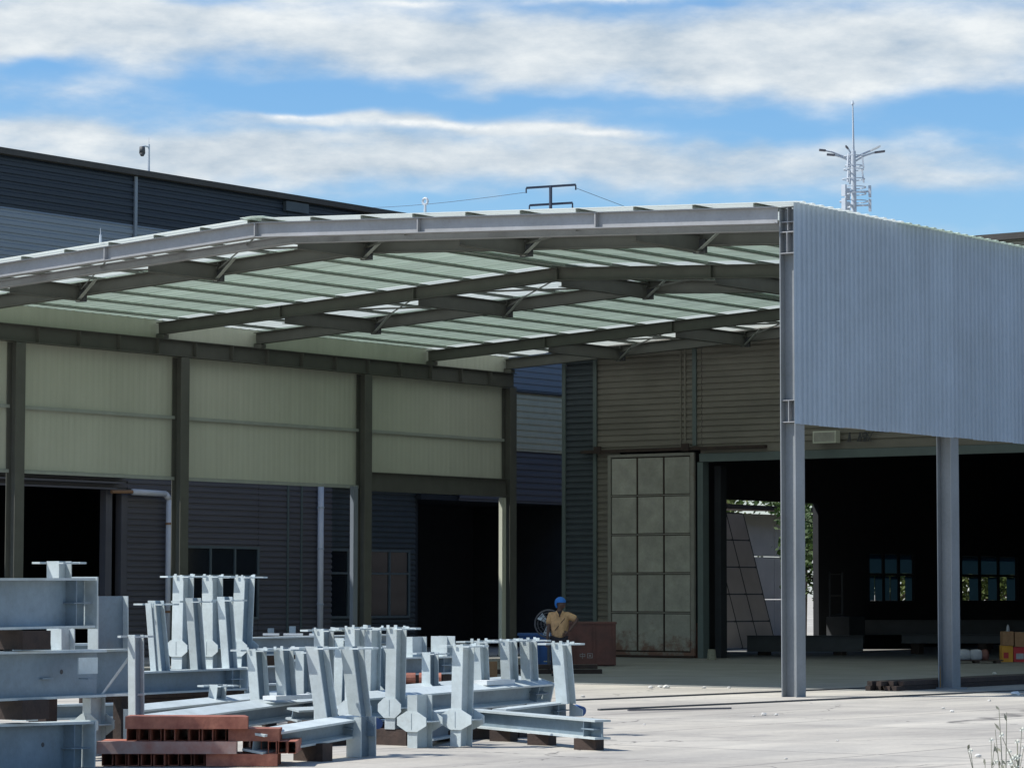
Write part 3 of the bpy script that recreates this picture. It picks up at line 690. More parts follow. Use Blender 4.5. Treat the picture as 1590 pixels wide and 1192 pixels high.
pw = gnd(1105, 1024); b = MB(); b.tube(pw, pw + Z * .28, .13, .10, 10); tag(b.build('bucket', M_STALK, smooth=False), 'small pale bucket at foot of the workshop door', 'bucket')
# cartons and sacks by the right edge
def carton(px0, px1, pyt, pyb, dep, dy, mt, lab, stripe=None):
    a, b_ = at(px0, pyb, dep), at(px1, pyb, dep); h = (pyb - pyt) * dep / FPX; w = (b_ - a).length
    t = thing('carton', (a.x, a.y, a.z), lab, 'carton', 'cartons stacked in the workshop doorway')
    MB().obox(a, RTH * w, FWH * .4, Z * h).build('box', mt, t)
    MB().obox(a + RTH * (w * .42) - FWH * .004 + Z * (h - .003), RTH * (w * .14), FWH * .41, Z * .006).build('tape', M_STALK, t)
    if stripe:
        MB().obox(a + RTH * (w * .15) - FWH * .006 + Z * h * .25, RTH * w * .45, FWH * .004, Z * h * .35).build('print', stripe, t)
DC = 77.5
carton(1556, 1573, 1002, 1028, DC, 0, M_CARDY, 'yellow and red carton, lower left of the carton pile', M_CARDR)
carton(1574, 1600, 1004, 1029, DC, 0, M_CARDR, 'red and white carton, lower right of the carton pile', M_SACK)
carton(1557, 1574, 980, 1001.5, DC, 0, M_CARD, 'brown carton on top of the yellow carton')
carton(1576, 1600, 981, 1003.5, DC, 0, M_CARD, 'brown carton on top of the red carton at right edge')
b = MB(); p = at(1565, 979.5, DC + .2); b.tube(p, p + Z * .1, .05, .04, 8); b.tube(p + Z * .1, p + Z * .17, .04, .015, 8); tag(b.build('bottle', M_SACK), 'small pale bottle on the upper left brown carton', 'bottle')
def sack(px, py, w, h, dep, mt, lab):
    bm = bmesh.new(); bmesh.ops.create_icosphere(bm, subdivisions=2, radius=1)
    for v in bm.verts:
        v.co += Vector((random.uniform(-.05, .05), random.uniform(-.05, .05), random.uniform(-.06, .06)))
        v.co.x = math.copysign(abs(v.co.x) ** .6, v.co.x) * w / 2; v.co.y = math.copysign(abs(v.co.y) ** .6, v.co.y) * .2; v.co.z = (math.copysign(abs(v.co.z) ** .7, v.co.z) + 1) * h / 2
    me = bpy.data.meshes.new('sack'); bm.to_mesh(me); bm.free()
    for p_ in me.polygons: p_.use_smooth = True
    me.materials.append(mt); o = bpy.data.objects.new('sack', me); col.objects.link(o); o.location = at(px, py, dep); o.rotation_euler = (0, 0, YAW); tag(o, lab, 'sack', 'sacks on the low pallet')
pl = at(1512, 1031, 76.0)
plt = thing('pallet', (pl.x, pl.y, 0), 'low dark red pallet right of the slim column', 'pallet')
for i in range(4): MB().obox(Vector((pl.x, pl.y, .06)) - RTH * .55 + FWH * (.14 * i), RTH * 1.3, FWH * .11, Z * .03).build('board', M_RUST, plt)
for i in range(3): MB().obox(Vector((pl.x, pl.y, .001)) - RTH * (.5 - .53 * i), RTH * .12, FWH * .53, Z * .058).build('bearer', M_RUST, plt)
for (px, w, mt, lab) in ((1497, .34, M_SACK, 'white sack on the pallet nearest the slim column'), (1515, .36, M_SACK, 'white sack in the middle of the low pallet'), (1529, .2, M_SKIP, 'small reddish bag at right end of the pallet')):
    o = sack(px, 1025.5, w, .30, 76.2, mt, lab)

# yard beyond the workshop: wall, lean-to roof, trees
SY = 85.6
yw = thing('yard_shed', (XBL - 9, SY, 0), 'pale yard shed with dark lean-to roof seen through workshop', 'shed')
for i in range(5):
    for j in range(3):
        bx('wall_panel', (XBL - 9.2, SY + i * 2.2, j * 1.55), (XBL - 9.0, SY + i * 2.2 + 2.17, j * 1.55 + 1.52), M_BRWALL, yw)
MB().hexa([(XBL - 13, SY - .6, 4.9), (XBL - 8.3, SY - .6, 4.75), (XBL - 8.3, SY + 11.6, 4.75), (XBL - 13, SY + 11.6, 4.9), (XBL - 13, SY - .6, 5.1), (XBL - 8.3, SY - .6, 4.9), (XBL - 8.3, SY + 11.6, 4.9), (XBL - 13, SY + 11.6, 5.1)]).build('roof', M_RUST, yw)
def tree(x, y, h, rad, lab, mt, seed, n=2600):
    rnd = random.Random(seed); t = thing('tree', (x, y, 0), lab, 'tree', 'trees beyond the workshop')
    b = MB(); top = Vector((x + rnd.uniform(-.3, .3), y, h * .55)); b.path([Vector((x, y, 0)), Vector((x + .1, y, h * .25)), top, top + Z * h * .3], [.2, .16, .1, .04], 8)
    tips = []
    for i in range(9):
        p = Vector((x, y, h * rnd.uniform(.22, .6))); d = Vector((rnd.uniform(-1, 1), rnd.uniform(-1, 1), rnd.uniform(.2, .9))).normalized(); q = p + d * rad * rnd.uniform(.6, .95)
        b.path([p, p.lerp(q, .5) + Z * .1, q], [.07, .045, .02], 5); tips += [q, p.lerp(q, .6)]
    b.build('trunk', M_BARK, t)
    c = MB(); tips += [top, top + Z * h * .3, top + Z * h * .15]
    cl = [(q + Vector((rnd.gauss(0, .4), rnd.gauss(0, .4), rnd.gauss(0, .4))), rnd.uniform(.5, 1.1) * rad * .42) for q in tips for _ in range(2)]
    for i in range(n):
        q, r_ = rnd.choice(cl); d = Vector((rnd.gauss(0, 1), rnd.gauss(0, 1), rnd.gauss(0, .8))); d = d.normalized() * r_ * rnd.random() ** .45
        p = q + d; a = Vector((rnd.gauss(0, 1), rnd.gauss(0, 1), rnd.gauss(0, 1))).normalized(); e = a.orthogonal().normalized(); s = rnd.uniform(.06, .16)
        c.add([p - a * s, p + e * s * .5, p + a * s, p - e * s * .5], [(0, 1, 2, 3)])
    c.build('crown', mt, t)['kind'] = 'stuff'
tree(XBL - 5.0, 91.7, 6.5, 2.4, 'leafy tree at right edge of the far workshop doorway', M_LEAF, 1, 3200)
tree(XBL - 16, DW[0] + 25, 10, 3.6, 'tall tree behind the yard shed roof', M_LEAF2, 2, 3200)
tree(XBL - 6, W1[1] + 9.0, 4.6, 2.6, 'yellow green tree outside the left workshop window', M_LEAF2, 3, 3200)
tree(XBL - 7, W2[0] + 12.5, 4.8, 2.8, 'bright green tree outside the right workshop window', M_LEAF2, 4, 3200)
tree(XBL - 6, W2[1] + 9.5, 4.8, 2.8, 'tree farthest along outside the right workshop window', M_LEAF2, 5, 3000)
tree(XBL - 12, DW[1] + 19, 9, 3.4, 'dark tree behind others beyond workshop doorway', M_LEAF, 6, 3000)

# ------------------------------------------------------------------ far masts
def telecom():
    dep = 150.0
    base = at(1325, 200, dep); base.z = 0
    def zz(py): return at(1325, py, dep).z
    def pt(px, py): return at(px, py, dep)
    t = thing('telecom_mast', base, 'far telecom mast with lamp arms and antennas above the blue wall', 'mast')
    bxx, byy = base.x, base.y
    b = MB(); b.tube((bxx, byy, 0), (bxx, byy, zz(235)), .30, .12, 12); b.build('pole', M_GALV, t)
    MB().tube((bxx, byy, zz(235)), pt(1324, 162), .06, .035, 6).build('spire', M_GALV, t)
    b = MB(); p = pt(1324, 162); b.tube(p, p + Z * .2, .09, .02, 6); b.build('spire_tip', M_GALV, t)
    for (pts, hd, mt) in (([(1320, 252), (1308, 242), (1292, 236), (1282, 234)], (1272, 233), M_DULL), ([(1328, 245), (1340, 239), (1352, 234)], (1367, 227), M_WHITE), ([(1329, 250), (1342, 242), (1358, 237)], (1374, 235), M_DULL), ([(1324, 243), (1320, 236), (1317, 231)], (1313, 227), M_DULL), ([(1320, 250), (1306, 244), (1296, 241)], (1284, 240), M_DULL)):
        b = MB(); b.path([pt(*q) for q in pts], .045, 6); a = b.build('lamp_arm', M_GALV, t)
        e, h = pt(*pts[-1]), pt(*hd); d = h - e
        MB().bar(e, h, Vector((-d.y, d.x, 0)).normalized() * .11 if Vector((d.x, d.y, 0)).length > .05 else FWH * .14, Z * .045).build('lamp_head', mt, a)
    for py, r_ in ((243, .45), (258, .42), (264, .5), (279, .55), (292, .6), (302, .62), (314, .7)):
        MB().ring((bxx, byy, zz(py)), Z, r_, .03, 14, 4).build('platform_ring', M_GALV, t)
    for k in range(3):
        a = 2.1 * k + .4; c, s = math.cos(a), math.sin(a)
        for (y0, y1) in ((290, 308), (311, 330)):
            q = Vector((bxx + c * .8, byy + s * .8, 0)); z1, z0 = zz(y0), zz(y1)
            MB().bar(q + Z * z0, q + Z * z1, Vector((-s, c, 0)) * .12, Vector((c, s, 0)) * .06).build('antenna', M_GALV, t)
            MB().bar(q + Z * (z0 + z1) / 2, Vector((bxx, byy, (z0 + z1) / 2)), Z * .04, Vector((-s, c, 0)) * .04).build('bracket', M_GALV, t)
        for (y0, y1) in ((240, 262), (264, 285)):
            MB().bar(Vector((bxx + c * .5, byy + s * .5, zz(y1))), Vector((bxx + c * .42, byy + s * .42, zz(y0))), Vector((-s, c, 0)) * .04, Vector((c, s, 0)) * .04).build('rung_rod', M_GALV, t)
telecom()
def pylon():
    dep = 130.0; base = at(855, 300, dep); base.z = 0
    t = thing('power_pole', base, 'dark power pole with two crossarms peeking over canopy roof', 'power pole')
    def pt(px, py, dd=0): return at(px, py, dep + dd)
    MB().tube(base, pt(855, 289), .09, .07, 8).build('pole', M_POLE, t)
    for (l, r_) in (((817, 292), (894, 287)), ((822, 319), (889, 315))):
        a = MB().bar(pt(*l), pt(*r_), Z * .045, FWH * .05).build('crossarm', M_POLE, t)
        for e in (l, r_): MB().tube(pt(e[0], e[1]), pt(e[0], e[1] + 8), .03, .035, 6).build('insulator', M_POLE, a)
    for i, (a, c, sag, lab) in enumerate((((815, 299), (420, 320), 3, 'thin power line running left from the pole'), ((894, 292), (1300, 420), 6, 'thin power line falling right from the pole'))):
        p, q = pt(*a), at(c[0], c[1], dep + (30 if i == 0 else 60)); pts = []
        for k in range(13):
            u_ = k / 12; v_ = p.lerp(q, u_); v_.z -= .35 * math.sin(math.pi * u_); pts.append(v_)
        tag(MB().path(pts, .012, 4).build('power_line', M_POLE), lab, 'power line')
pylon()

# ------------------------------------------------------------------ steelwork stacked in the yard
def dz(dpx, dep): return dpx * dep / FPX
def stub(parent, px, yb, yt, dep, w=.14, dp=.18, cap=None, hexy=None, hexw=.34, lean=0, mt=M_STEEL, capw=.42, capdrop=.03):
    base = at(px, yb, dep); top = at(px + lean, yt, dep)
    ax = (top - base); b = MB()
    # flange normals +-y, flange width along x
    b.bar(base, top, X * .005, Y * (dp / 2 - .013))
    o = b.build('stub_column', mt, parent)
    for s in (-1, 1):
        MB().bar(base + Y * s * (dp / 2 - .006), top + Y * s * (dp / 2 - .006), X * w / 2, Y * .006).build('flange', M_STEEL_LIT, o)  # flanges painted as sunlit faces, web left in the shaded tone
    axn = ax.normalized()
    if cap:
        c = top - axn * capdrop
        q = MB()
        q.obox(c - X * capw / 2 + Y * (dp / 2 + .003), X * capw, Y * .10, Z * .022)
        q.obox(c - X * capw / 2 - Y * (dp / 2 + .103), X * (capw / 2 - w / 2 - .003), Y * .2, Z * .022)
        q.obox(c + X * (w / 2 + .003) - Y * (dp / 2 + .06), X * (capw / 2 - w / 2), Y * (dp + .05), Z * .014)
        q.obox(c - X * (w / 2 + .16) - Y * (dp / 2 - .02), X * .155, Y * (dp - .04), Z * .014)
        q.build('cap_plate', M_STEEL_LIT, o)
        if cap == 'star':
            for (dx, dy) in ((-.05, -dp / 2 - .03), (.06, -dp / 2 - .03), (w / 2 + .05, .0), (-.02, dp / 2 + .05), (w / 2 + .11, -.05)):
                h = random.uniform(.02, .045)
                MB().obox(c + X * dx + Y * dy + Z * .013, X * random.uniform(.03, .05), Y * .008, Z * h).build('lug', M_STEEL_LIT, o)
    if hexy is not None:
        f = (yb - hexy) / (yb - yt); c = base.lerp(top, f); hh = .115
        for s in (-1, 1):
            y_ = s * (dp / 2 + .004)
            poly = [c + Y * y_ + Vector((-w / 2 - .005, 0, hh)), c + Y * y_ + Vector((-hexw / 2, 0, hh * .38)), c + Y * y_ + Vector((-hexw / 2, 0, -hh * .38)), c + Y * y_ + Vector((-w / 2 - .005, 0, -hh)),
                    c + Y * y_ + Vector((w / 2 + .005, 0, -hh)), c + Y * y_ + Vector((hexw / 2, 0, -hh * .38)), c + Y * y_ + Vector((hexw / 2, 0, hh * .38)), c + Y * y_ + Vector((w / 2 + .005, 0, hh))]
            MB().prism(poly, Y * s * .010).build('gusset_plate', M_STEEL_LIT, o)
        for s in (-1, 1):
            MB().obox(c + X * s * .006 + Vector((0, -dp / 2 + .014, -.006)), X * s * (hexw / 2 - .02), Y * (dp - .028), Z * .012).build('stiffener', mt, o)
        MB().obox(c + Y * (-dp / 2 - .017) - X * .003 - Z * hh * .8, X * .006, Y * .004, Z * hh * 1.6).build('weld_seam', M_STEEL, o)
    return o
def beam(parent, p0, p1, dpx, wid=.24, end=True, stf=True, roll=0.0, mt=M_STEEL, tf=.018, plates=True):
    a, b_ = at(*p0), at(*p1); dep = dpx * (p0[2] + p1[2]) / 2 / FPX
    d = (b_ - a).normalized(); sd_ = d.cross(Z).normalized(); up = (Z * math.cos(roll) + sd_ * math.sin(roll))
    sd_ = d.cross(up).normalized(); up = sd_.cross(d)
    tf = max(tf, .024)
    MB().bar(a - up * dep / 2, b_ - up * dep / 2, sd_ * .006, up * (dep / 2 - tf)).build('web', mt, parent)
    MB().bar(a - up * tf / 2, b_ - up * tf / 2, sd_ * wid / 2, up * tf / 2).build('flange', M_STEEL_LIT, parent)  # flange brightness is painted sunlight, same paint as the web
    MB().bar(a - up * (dep - tf / 2), b_ - up * (dep - tf / 2), sd_ * wid / 2, up * tf / 2).build('flange', M_STEEL_LIT, parent)
    if end:
        MB().bar(b_ + d * .011 - up * (dep / 2), b_ + d * .031 - up * (dep / 2), sd_ * (wid / 2 + .01), up * (dep / 2 + .012)).build('end_plate', M_STEEL_LIT, parent)
    if stf:
        L_ = (b_ - a).length
        for f in (L_ - .34,):
            p = a + d * f - up * dep / 2
            MB().bar(p - d * 0 + sd_ * wid * .25, p + d * .30 + sd_ * wid * .25, sd_ * wid * .23, up * .006).build('stiffener', mt, parent)
            MB().bar(p - up * (dep / 2 - .02) + sd_ * wid * .24 + d * .05, p - up * .008 + sd_ * wid * .24 + d * .05, sd_ * wid * .22, d * .006).build('stiffener', mt, parent)
            MB().bar(p + up * .008 + sd_ * wid * .24 + d * .05, p + up * (dep / 2 - .02) + sd_ * wid * .24 + d * .05, sd_ * wid * .22, d * .006).build('stiffener', mt, parent)
    return a, b_, dep
LAST = ['']
def unit(label, ref):
    LAST[0] = label
    p = at(*ref); p.z = 0
    return thing('steel_member', p, label, 'steel member', 'fabricated steel members stacked in the yard')
BLOCKS = []
def block(p, ztop_, w=.12, d=.16, z0=.0, lab='dark rust brown packing block under the stacked steel'):
    if ztop_ - z0 < .03: return
    b = MB(); b.obox(Vector((p.x, p.y, z0)) - X * w / 2 - Y * d / 2, X * w, Y * d, Z * (ztop_ - z0 - .002)); o = b.build('packing_block', M_RUST); tag(o, lab, 'packing block', 'packing blocks under the steel'); return o
def prop(a, b_, dep, fs=(.2, .8), **k):
    for i, f in enumerate(fs):
        p = a.lerp(b_, f); w_ = ('left', 'right') if len(fs) == 2 else ('left', 'middle', 'right')
        lab = ('brown block under ' if len(fs) == 1 else w_[i] + ' brown block under ') + LAST[0]
        block(p, p.z - dep, lab=' '.join(lab.split()[:16]), **k)

# left stack of three deep beams
u = unit('deep grey beam on top of the left stack', (60, 897, 29.5)); A1 = beam(u, (-170, 897, 27.9), (130, 897, 30.4), 80, .30)
u = unit('deep grey beam in the middle of the left stack with bracket plates', (60, 1010, 29.5)); A2 = beam(u, (-170, 1014, 27.9), (150, 1008, 30.5), 76, .26, end=False, stf=False)
d = (A2[1] - A2[0]).normalized(); sdv = d.cross(Z)
for (px, wpx) in ((40, 0), (110, 0)):
    p = on(px + 12, 1046, 0, at(px, 1046, 29.9).x); p = at(px + 12, 1046, 29.75)
    MB().obox(p, d * .30, sdv * -.012, Z * .16).build('bracket_plate', M_STEEL_LIT, u)
    MB().obox(p + sdv * .0 - Z * .05, d * .16, sdv * .12, Z * .012).build('bracket_shelf', M_STEEL, u)
u = unit('deep grey beam at the bottom of the left stack', (60, 1120, 29.5)); A3 = beam(u, (-170, 1128, 27.9), (127, 1119, 30.4), 84, .30)
for (bm_, f, h_) in ((A2, .815, .45), (A2, .40, .5), (A3, .78, .42)):
    p = bm_[0].lerp(bm_[1], f) - Z * bm_[2] * h_; n_ = (bm_[1] - bm_[0]).normalized().cross(Z)
    MB().tube(p + n_ * .0065, p + n_ * .0085, .024, n=12).build('bolt_hole', M_DGREY, u)
for (za, zb, px, w, lab) in ((A2[0].z + .01, A1[0].z - A1[2], 28, .42, 'rust brown packing block between top and middle left beams'), (A3[0].z + .01, A2[0].z - A2[2], 22, .40, 'rust brown packing block between middle and bottom left beams')):
    q = A1[0].lerp(A1[1], .66); b = MB(); b.obox(Vector((q.x, q.y, za)) - d * w / 2 - sdv * .2, d * w, sdv * .4, Z * (zb - za - .004)); tag(b.build('packing_block', M_RUST), lab, 'packing block', 'packing blocks under the steel')
# members just behind the left stack
u = unit('grey member with tall web plate rising right of the left stack', (170, 1008, 32.4)); q = beam(u, (60, 1011, 31.4), (205, 1006, 32.6), 72, .2, end=False, stf=False)
stub(u, 168, 1007, 925, 32.0, .15, .46, mt=M_STEEL); stub(u, 98, 1009, 976, 31.6, .15, .2, mt=M_STEEL_LIT)
MB().bar(at(160, 1076, 31.9), at(204, 1015, 31.9), RTH * .012, FWH * .05).build('diagonal_brace', M_STEEL_LIT, u)
MB().bar(at(150, 1079, 31.9), at(224, 1077, 31.9), Z * .012, FWH * .09).build('base_plate', M_STEEL_LIT, u)
prop(q[0], q[1], q[2], (.1, .9))
u = unit('short post with winged cap showing above the left stack', (90, 1000, 33.5)); stub(u, 92, 1000, 871, 33.5, .19, .2, cap='plate', mt=M_STEEL_LIT, capw=.44); q = beam(u, (20, 1000, 33.2), (150, 998, 34.2), 30, .2, end=False, stf=False); prop(q[0], q[1], q[2], (.3, .9))
u = unit('white cross shaped column end standing beside the left stack', (146, 1174, 32.0)); stub(u, 146, 1174, 1083, 32.0, .12, .22, hexy=1124, hexw=.36, mt=M_STEEL_LIT)
u = unit('slender pale post with small cap right of the left stack', (211, 1130, 31.8)); stub(u, 212, 1150, 985, 31.8, .10, .14, cap='plate', lean=-1, capw=.2, mt=M_STEEL)
stub(u, 203, 1150, 1100, 31.9, .12, .1)
# beam with three short posts, and the three taller posts behind it
u = unit('grey beam carrying three short posts behind the red tubes', (280, 1040, 39.6)); q = beam(u, (140, 1045, 38.2), (372, 1036, 40.8), 35, .24); prop(q[0], q[1], q[2], (.3, .85))
for (px, yb, yt, dd, ln) in ((252, 1041, 932, 39.4, -10), (308, 1039, 928, 40.0, -8), (357, 1037, 926, 40.6, -8)): stub(u, px, yb, yt, dd, .13, .17, cap='plate', lean=ln, capw=.46, capdrop=.06)
stub(u, 240, 1041, 936, 39.2, .10, .05, lean=-8)
p = at(376, 1050, 40.9); MB().prism([p + Z * .1, p + X * .16 + Z * .02, p + X * .2 - Z * .1, p - Z * .14], Y * .012).build('end_gusset', M_STEEL_LIT, u)
for k, (px, yb, yt, ln, lab) in enumerate(((282, 1046, 893, 3, 'tall pale post with spiked cap, leftmost of the three at back'), (330, 1045, 893, 0, 'tall pale post with spiked cap, middle of the three at back'), (374, 1043, 894, 6, 'tall pale post with spiked cap, rightmost of the three at back'))):
    u = unit(lab, (px, 1046, 42.6 + .4 * k)); dd = 42.4 + .5 * k
    stub(u, px, yb, yt, dd, .20, .22, cap='star', hexy=1006, hexw=.42, lean=ln, mt=M_STEEL_LIT if k < 2 else M_STEEL, capw=.50)
    a_ = at(px, yb - 6, dd); q = beam(u, (px - 12, yb - 8, dd - .2), (px + 60, yb - 10, dd + 1.6), 32, .2, end=False, stf=False); prop(q[0], q[1], q[2], (.15, .8))
# long low beam with two posts
u = unit('long low beam with bright top flange and two posts', (330, 1100, 35.5)); q = beam(u, (140, 1126, 33.2), (490, 1080, 38.3), 30, .26, end=True, roll=R(15), tf=.024); prop(q[0], q[1], q[2], (.05, .5, .93))
for (px, yb, yt) in ((404, 1090, 1007), (446, 1086, 1005)): stub(u, px, yb, yt, 37.3, .15, .2, cap='star', lean=-6, capw=.5)
MB().obox(at(408, 1086, 37.0), d * .8, sdv * .2, Z * .05).build('cover_plate', M_WHITE, u)
u = unit('second low beam lying close behind the long bright one', (300, 1090, 38)); q = beam(u, (190, 1100, 36.5), (470, 1072, 40.5), 24, .24, end=False, stf=False, roll=R(13)); prop(q[0], q[1], q[2], (.2, .8))
# front beam ending in a block, two leaning posts
u = unit('front beam right of the red tubes with two leaning posts', (520, 1115, 32)); q = beam(u, (395, 1137, 30.5), (556, 1111, 32.5), 30, .24, end=False, roll=R(8)); prop(q[0], q[1], q[2], (.55,), w=.4)
for (px, yb, yt, dd, ln) in ((508, 1120, 1003, 32.3, -16), (560, 1113, 1003, 32.7, -14)): stub(u, px, yb, yt, dd, .165, .19, cap='plate', lean=ln, capw=.42, mt=M_STEEL)
stub(u, 561, 1174, 1112, 32.3, .20, .26, mt=M_STEEL)
p = at(556, 1128, 32.45); MB().prism([p + Z * .11, p + X * .10 + Z * .10, p + X * .24, p + X * .24 - Z * .09, p - Z * .1], -Y * .012).build('end_gusset', M_STEEL, u)
MB().tube(at(572, 1118, 32.9), at(587, 1123, 32.7), .06, .06, 10).build('pipe_end', M_BIN, u)
# spiked posts of the middle
for k, (px, yb, yt, hx, dd, lab) in enumerate(((503, 1118, 976, None, 35.6, 'post with spiked cap, leftmost of the middle group'), (551, 1122, 973, 1102, 35.4, 'post with spiked cap and gusset, second of the middle group'), (577, 1100, 974, 1090, 36.6, 'slim post with spiked cap, third of the middle group'), (613, 1131, 973, 1098, 34.9, 'lit post with spiked cap and wide gusset, rightmost of the middle group'))):
    u = unit(lab, (px, yb, dd)); stub(u, px, yb, yt, dd, .15 if k != 2 else .10, .19, cap='star', hexy=hx, hexw=.34, lean=3 if k > 1 else 0, mt=M_STEEL_LIT if k != 0 else M_STEEL, capw=.4)
    if k != 2: block(at(px + 8, yb + 4, dd + .1), at(px, yb, dd).z, .5, .4, lab='brown block under ' + lab)
    else: block(at(px + 4, yb, dd + .2), at(px, yb, dd).z, .3, .3, lab='brown block under ' + lab)
# white crosses at the front
u = unit('short white cross shaped column end at the front', (652, 1160, 34.3)); stub(u, 652, 1160, 1078, 34.3, .14, .28, hexy=1119, hexw=.42, mt=M_STEEL_LIT)
q = beam(u, (660, 1106, 34.6), (720, 1098, 36.8), 42, .2, end=False, stf=False); prop(q[0], q[1], q[2], (.6,))
u = unit('tall white cross shaped post at the front right of the short one', (716, 1158, 34.4)); stub(u, 716, 1158, 1000, 34.4, .15, .22, cap='star', hexy=1116, hexw=.46, lean=4, mt=M_STEEL_LIT, capw=.40)
# right-hand beams
u = unit('low beam reaching farthest right towards the canopy column', (850, 1108, 35)); q = beam(u, (735, 1100, 36.6), (936, 1117, 33.6), 29, .2, end=False); prop(q[0], q[1], q[2], (.25, .55, .9), w=.3)
u = unit('beam with bright top carrying three winged posts on the right', (720, 1066, 38)); q = beam(u, (560, 1079, 36.0), (846, 1057, 39.4), 32, .26, end=True, roll=R(15), tf=.024); prop(q[0], q[1], q[2], (.1, .45, .85))
for (px, yb, yt, dd) in ((747, 1064, 994, 38.6), (792, 1061, 992, 39.0), (823, 1058, 992, 39.3)): stub(u, px, yb, yt, dd, .15, .18, cap='star', lean=-3, capw=.46, mt=M_STEEL_LIT)
MB().obox(at(735, 1063, 38.3), d * .7, sdv * .2, Z * .06).build('cover_plate', M_WHITE, u)
u = unit('beam lying behind the one with three winged posts', (700, 1060, 40)); q = beam(u, (560, 1072, 38.0), (815, 1051, 41.5), 30, .24, end=False, stf=False, roll=R(13)); prop(q[0], q[1], q[2], (.2, .8))
u = unit('single winged post on a short beam, rightmost of the steel', (872, 1092, 37.4)); q = beam(u, (775, 1100, 36.4), (878, 1088, 37.6), 26, .2, end=False); prop(q[0], q[1], q[2], (.3, .85))
stub(u, 879, 1092, 997, 37.4, .17, .19, cap='star', lean=-8, capw=.44, mt=M_STEEL_LIT)
p = at(884, 1097, 37.5); MB().prism([p + Z * .06, p + X * .2 - Z * .03, p + X * .2 - Z * .11, p - Z * .12], Y * .012).build('end_gusset', M_STEEL_LIT, u); MB().tube(at(893, 1100, 37.6), at(905, 1104, 37.5), .06, .06, 10).build('pipe_end', M_BIN, u)
# back rows
u = unit('beam with two white end stubs behind the middle posts', (580, 1022, 43.5)); q = beam(u, (440, 1024, 42.0), (700, 1018, 45.0), 28, .22); prop(q[0], q[1], q[2], (.05, .95))
stub(u, 645, 1019, 988, 44.4, .16, .34, mt=M_STEEL_LIT); stub(u, 688, 1018, 987, 44.8, .30, .2, mt=M_STEEL_LIT)
for i, px in enumerate((595, 628, 668)):
    p = at(px, 1053, 43.6); b = MB(); b.tube(p - RTH * .16, p + RTH * .16, .085, n=14); tag(b.build('pipe_offcut', M_RED, smooth=False), ('left', 'middle', 'right')[i] + ' short rusty pipe offcut under the back beam', 'pipe', 'pipe offcuts under the back beam')
    block(p, p.z - .085, .3, .2, lab='brown block under the ' + ('left', 'middle', 'right')[i] + ' pipe offcut below the back beam')
u = unit('highest back beam with bits of plate on top', (490, 986, 47)); q = beam(u, (380, 989, 45.6), (600, 984, 48.4), 28, .24, end=False); prop(q[0], q[1], q[2], (.06, .9))
for (px, w) in ((408, .25), (440, .3), (560, .2), (480, .16)):
    p = at(px, 986, 46.6 + px * .001); MB().obox(p, RTH * w, FWH * .12, Z * .03).build('loose_plate', M_WHITE, u); MB().obox(p + RTH * w * .3 + Z * .031, RTH * .10, FWH * .012, Z * random.uniform(.06, .13)).build('lug', M_STEEL, u)
for (px, yb, yt, dd, hx, lab) in ((530, 1104, 990, 37.6, None, 'narrow post half hidden between the middle spiked posts'), (592, 1090, 1002, 38.2, 1078, 'short post behind the wide gusset post'), (472, 1082, 1010, 39.2, None, 'short plain post right of the two posts on the long beam'), (668, 1092, 1012, 39.4, 1074, 'short post behind the white crosses'), (335, 1100, 1062, 38.6, None, 'stubby offcut on the low beams behind the red tubes')):
    u = unit(lab, (px, yb, dd)); stub(u, px, yb, yt, dd, .14, .18, cap='plate', hexy=hx, hexw=.34, lean=random.choice((-5, 0, 4)), capw=.36); block(at(px, yb, dd), at(px, yb, dd).z, .3, .3, lab='brown block under ' + lab)
for (p0_, p1_, h, lab) in (((600, 1118, 35.6), (700, 1112, 37.0), 20, 'short low beam lying behind the white crosses'), ((455, 1100, 36.2), (600, 1094, 37.8), 18, 'thin beam lying low between the middle posts')):
    u = unit(lab, p0_); q = beam(u, p0_, p1_, h, .18, end=False, roll=R(10)); prop(q[0], q[1], q[2], (.5,))
u = unit('low back beam between the two rows of posts', (460, 1060, 42)); q = beam(u, (380, 1062, 41.0), (560, 1056, 43.0), 24, .2, end=False); prop(q[0], q[1], q[2], (.2, .8))
u = unit('pale thin beam lying low behind the left stack', (90, 1095, 33)); q = beam(u, (30, 1094, 32.4), (200, 1090, 34.0), 24, .2, end=False, stf=False); prop(q[0], q[1], q[2], (.2, .8))

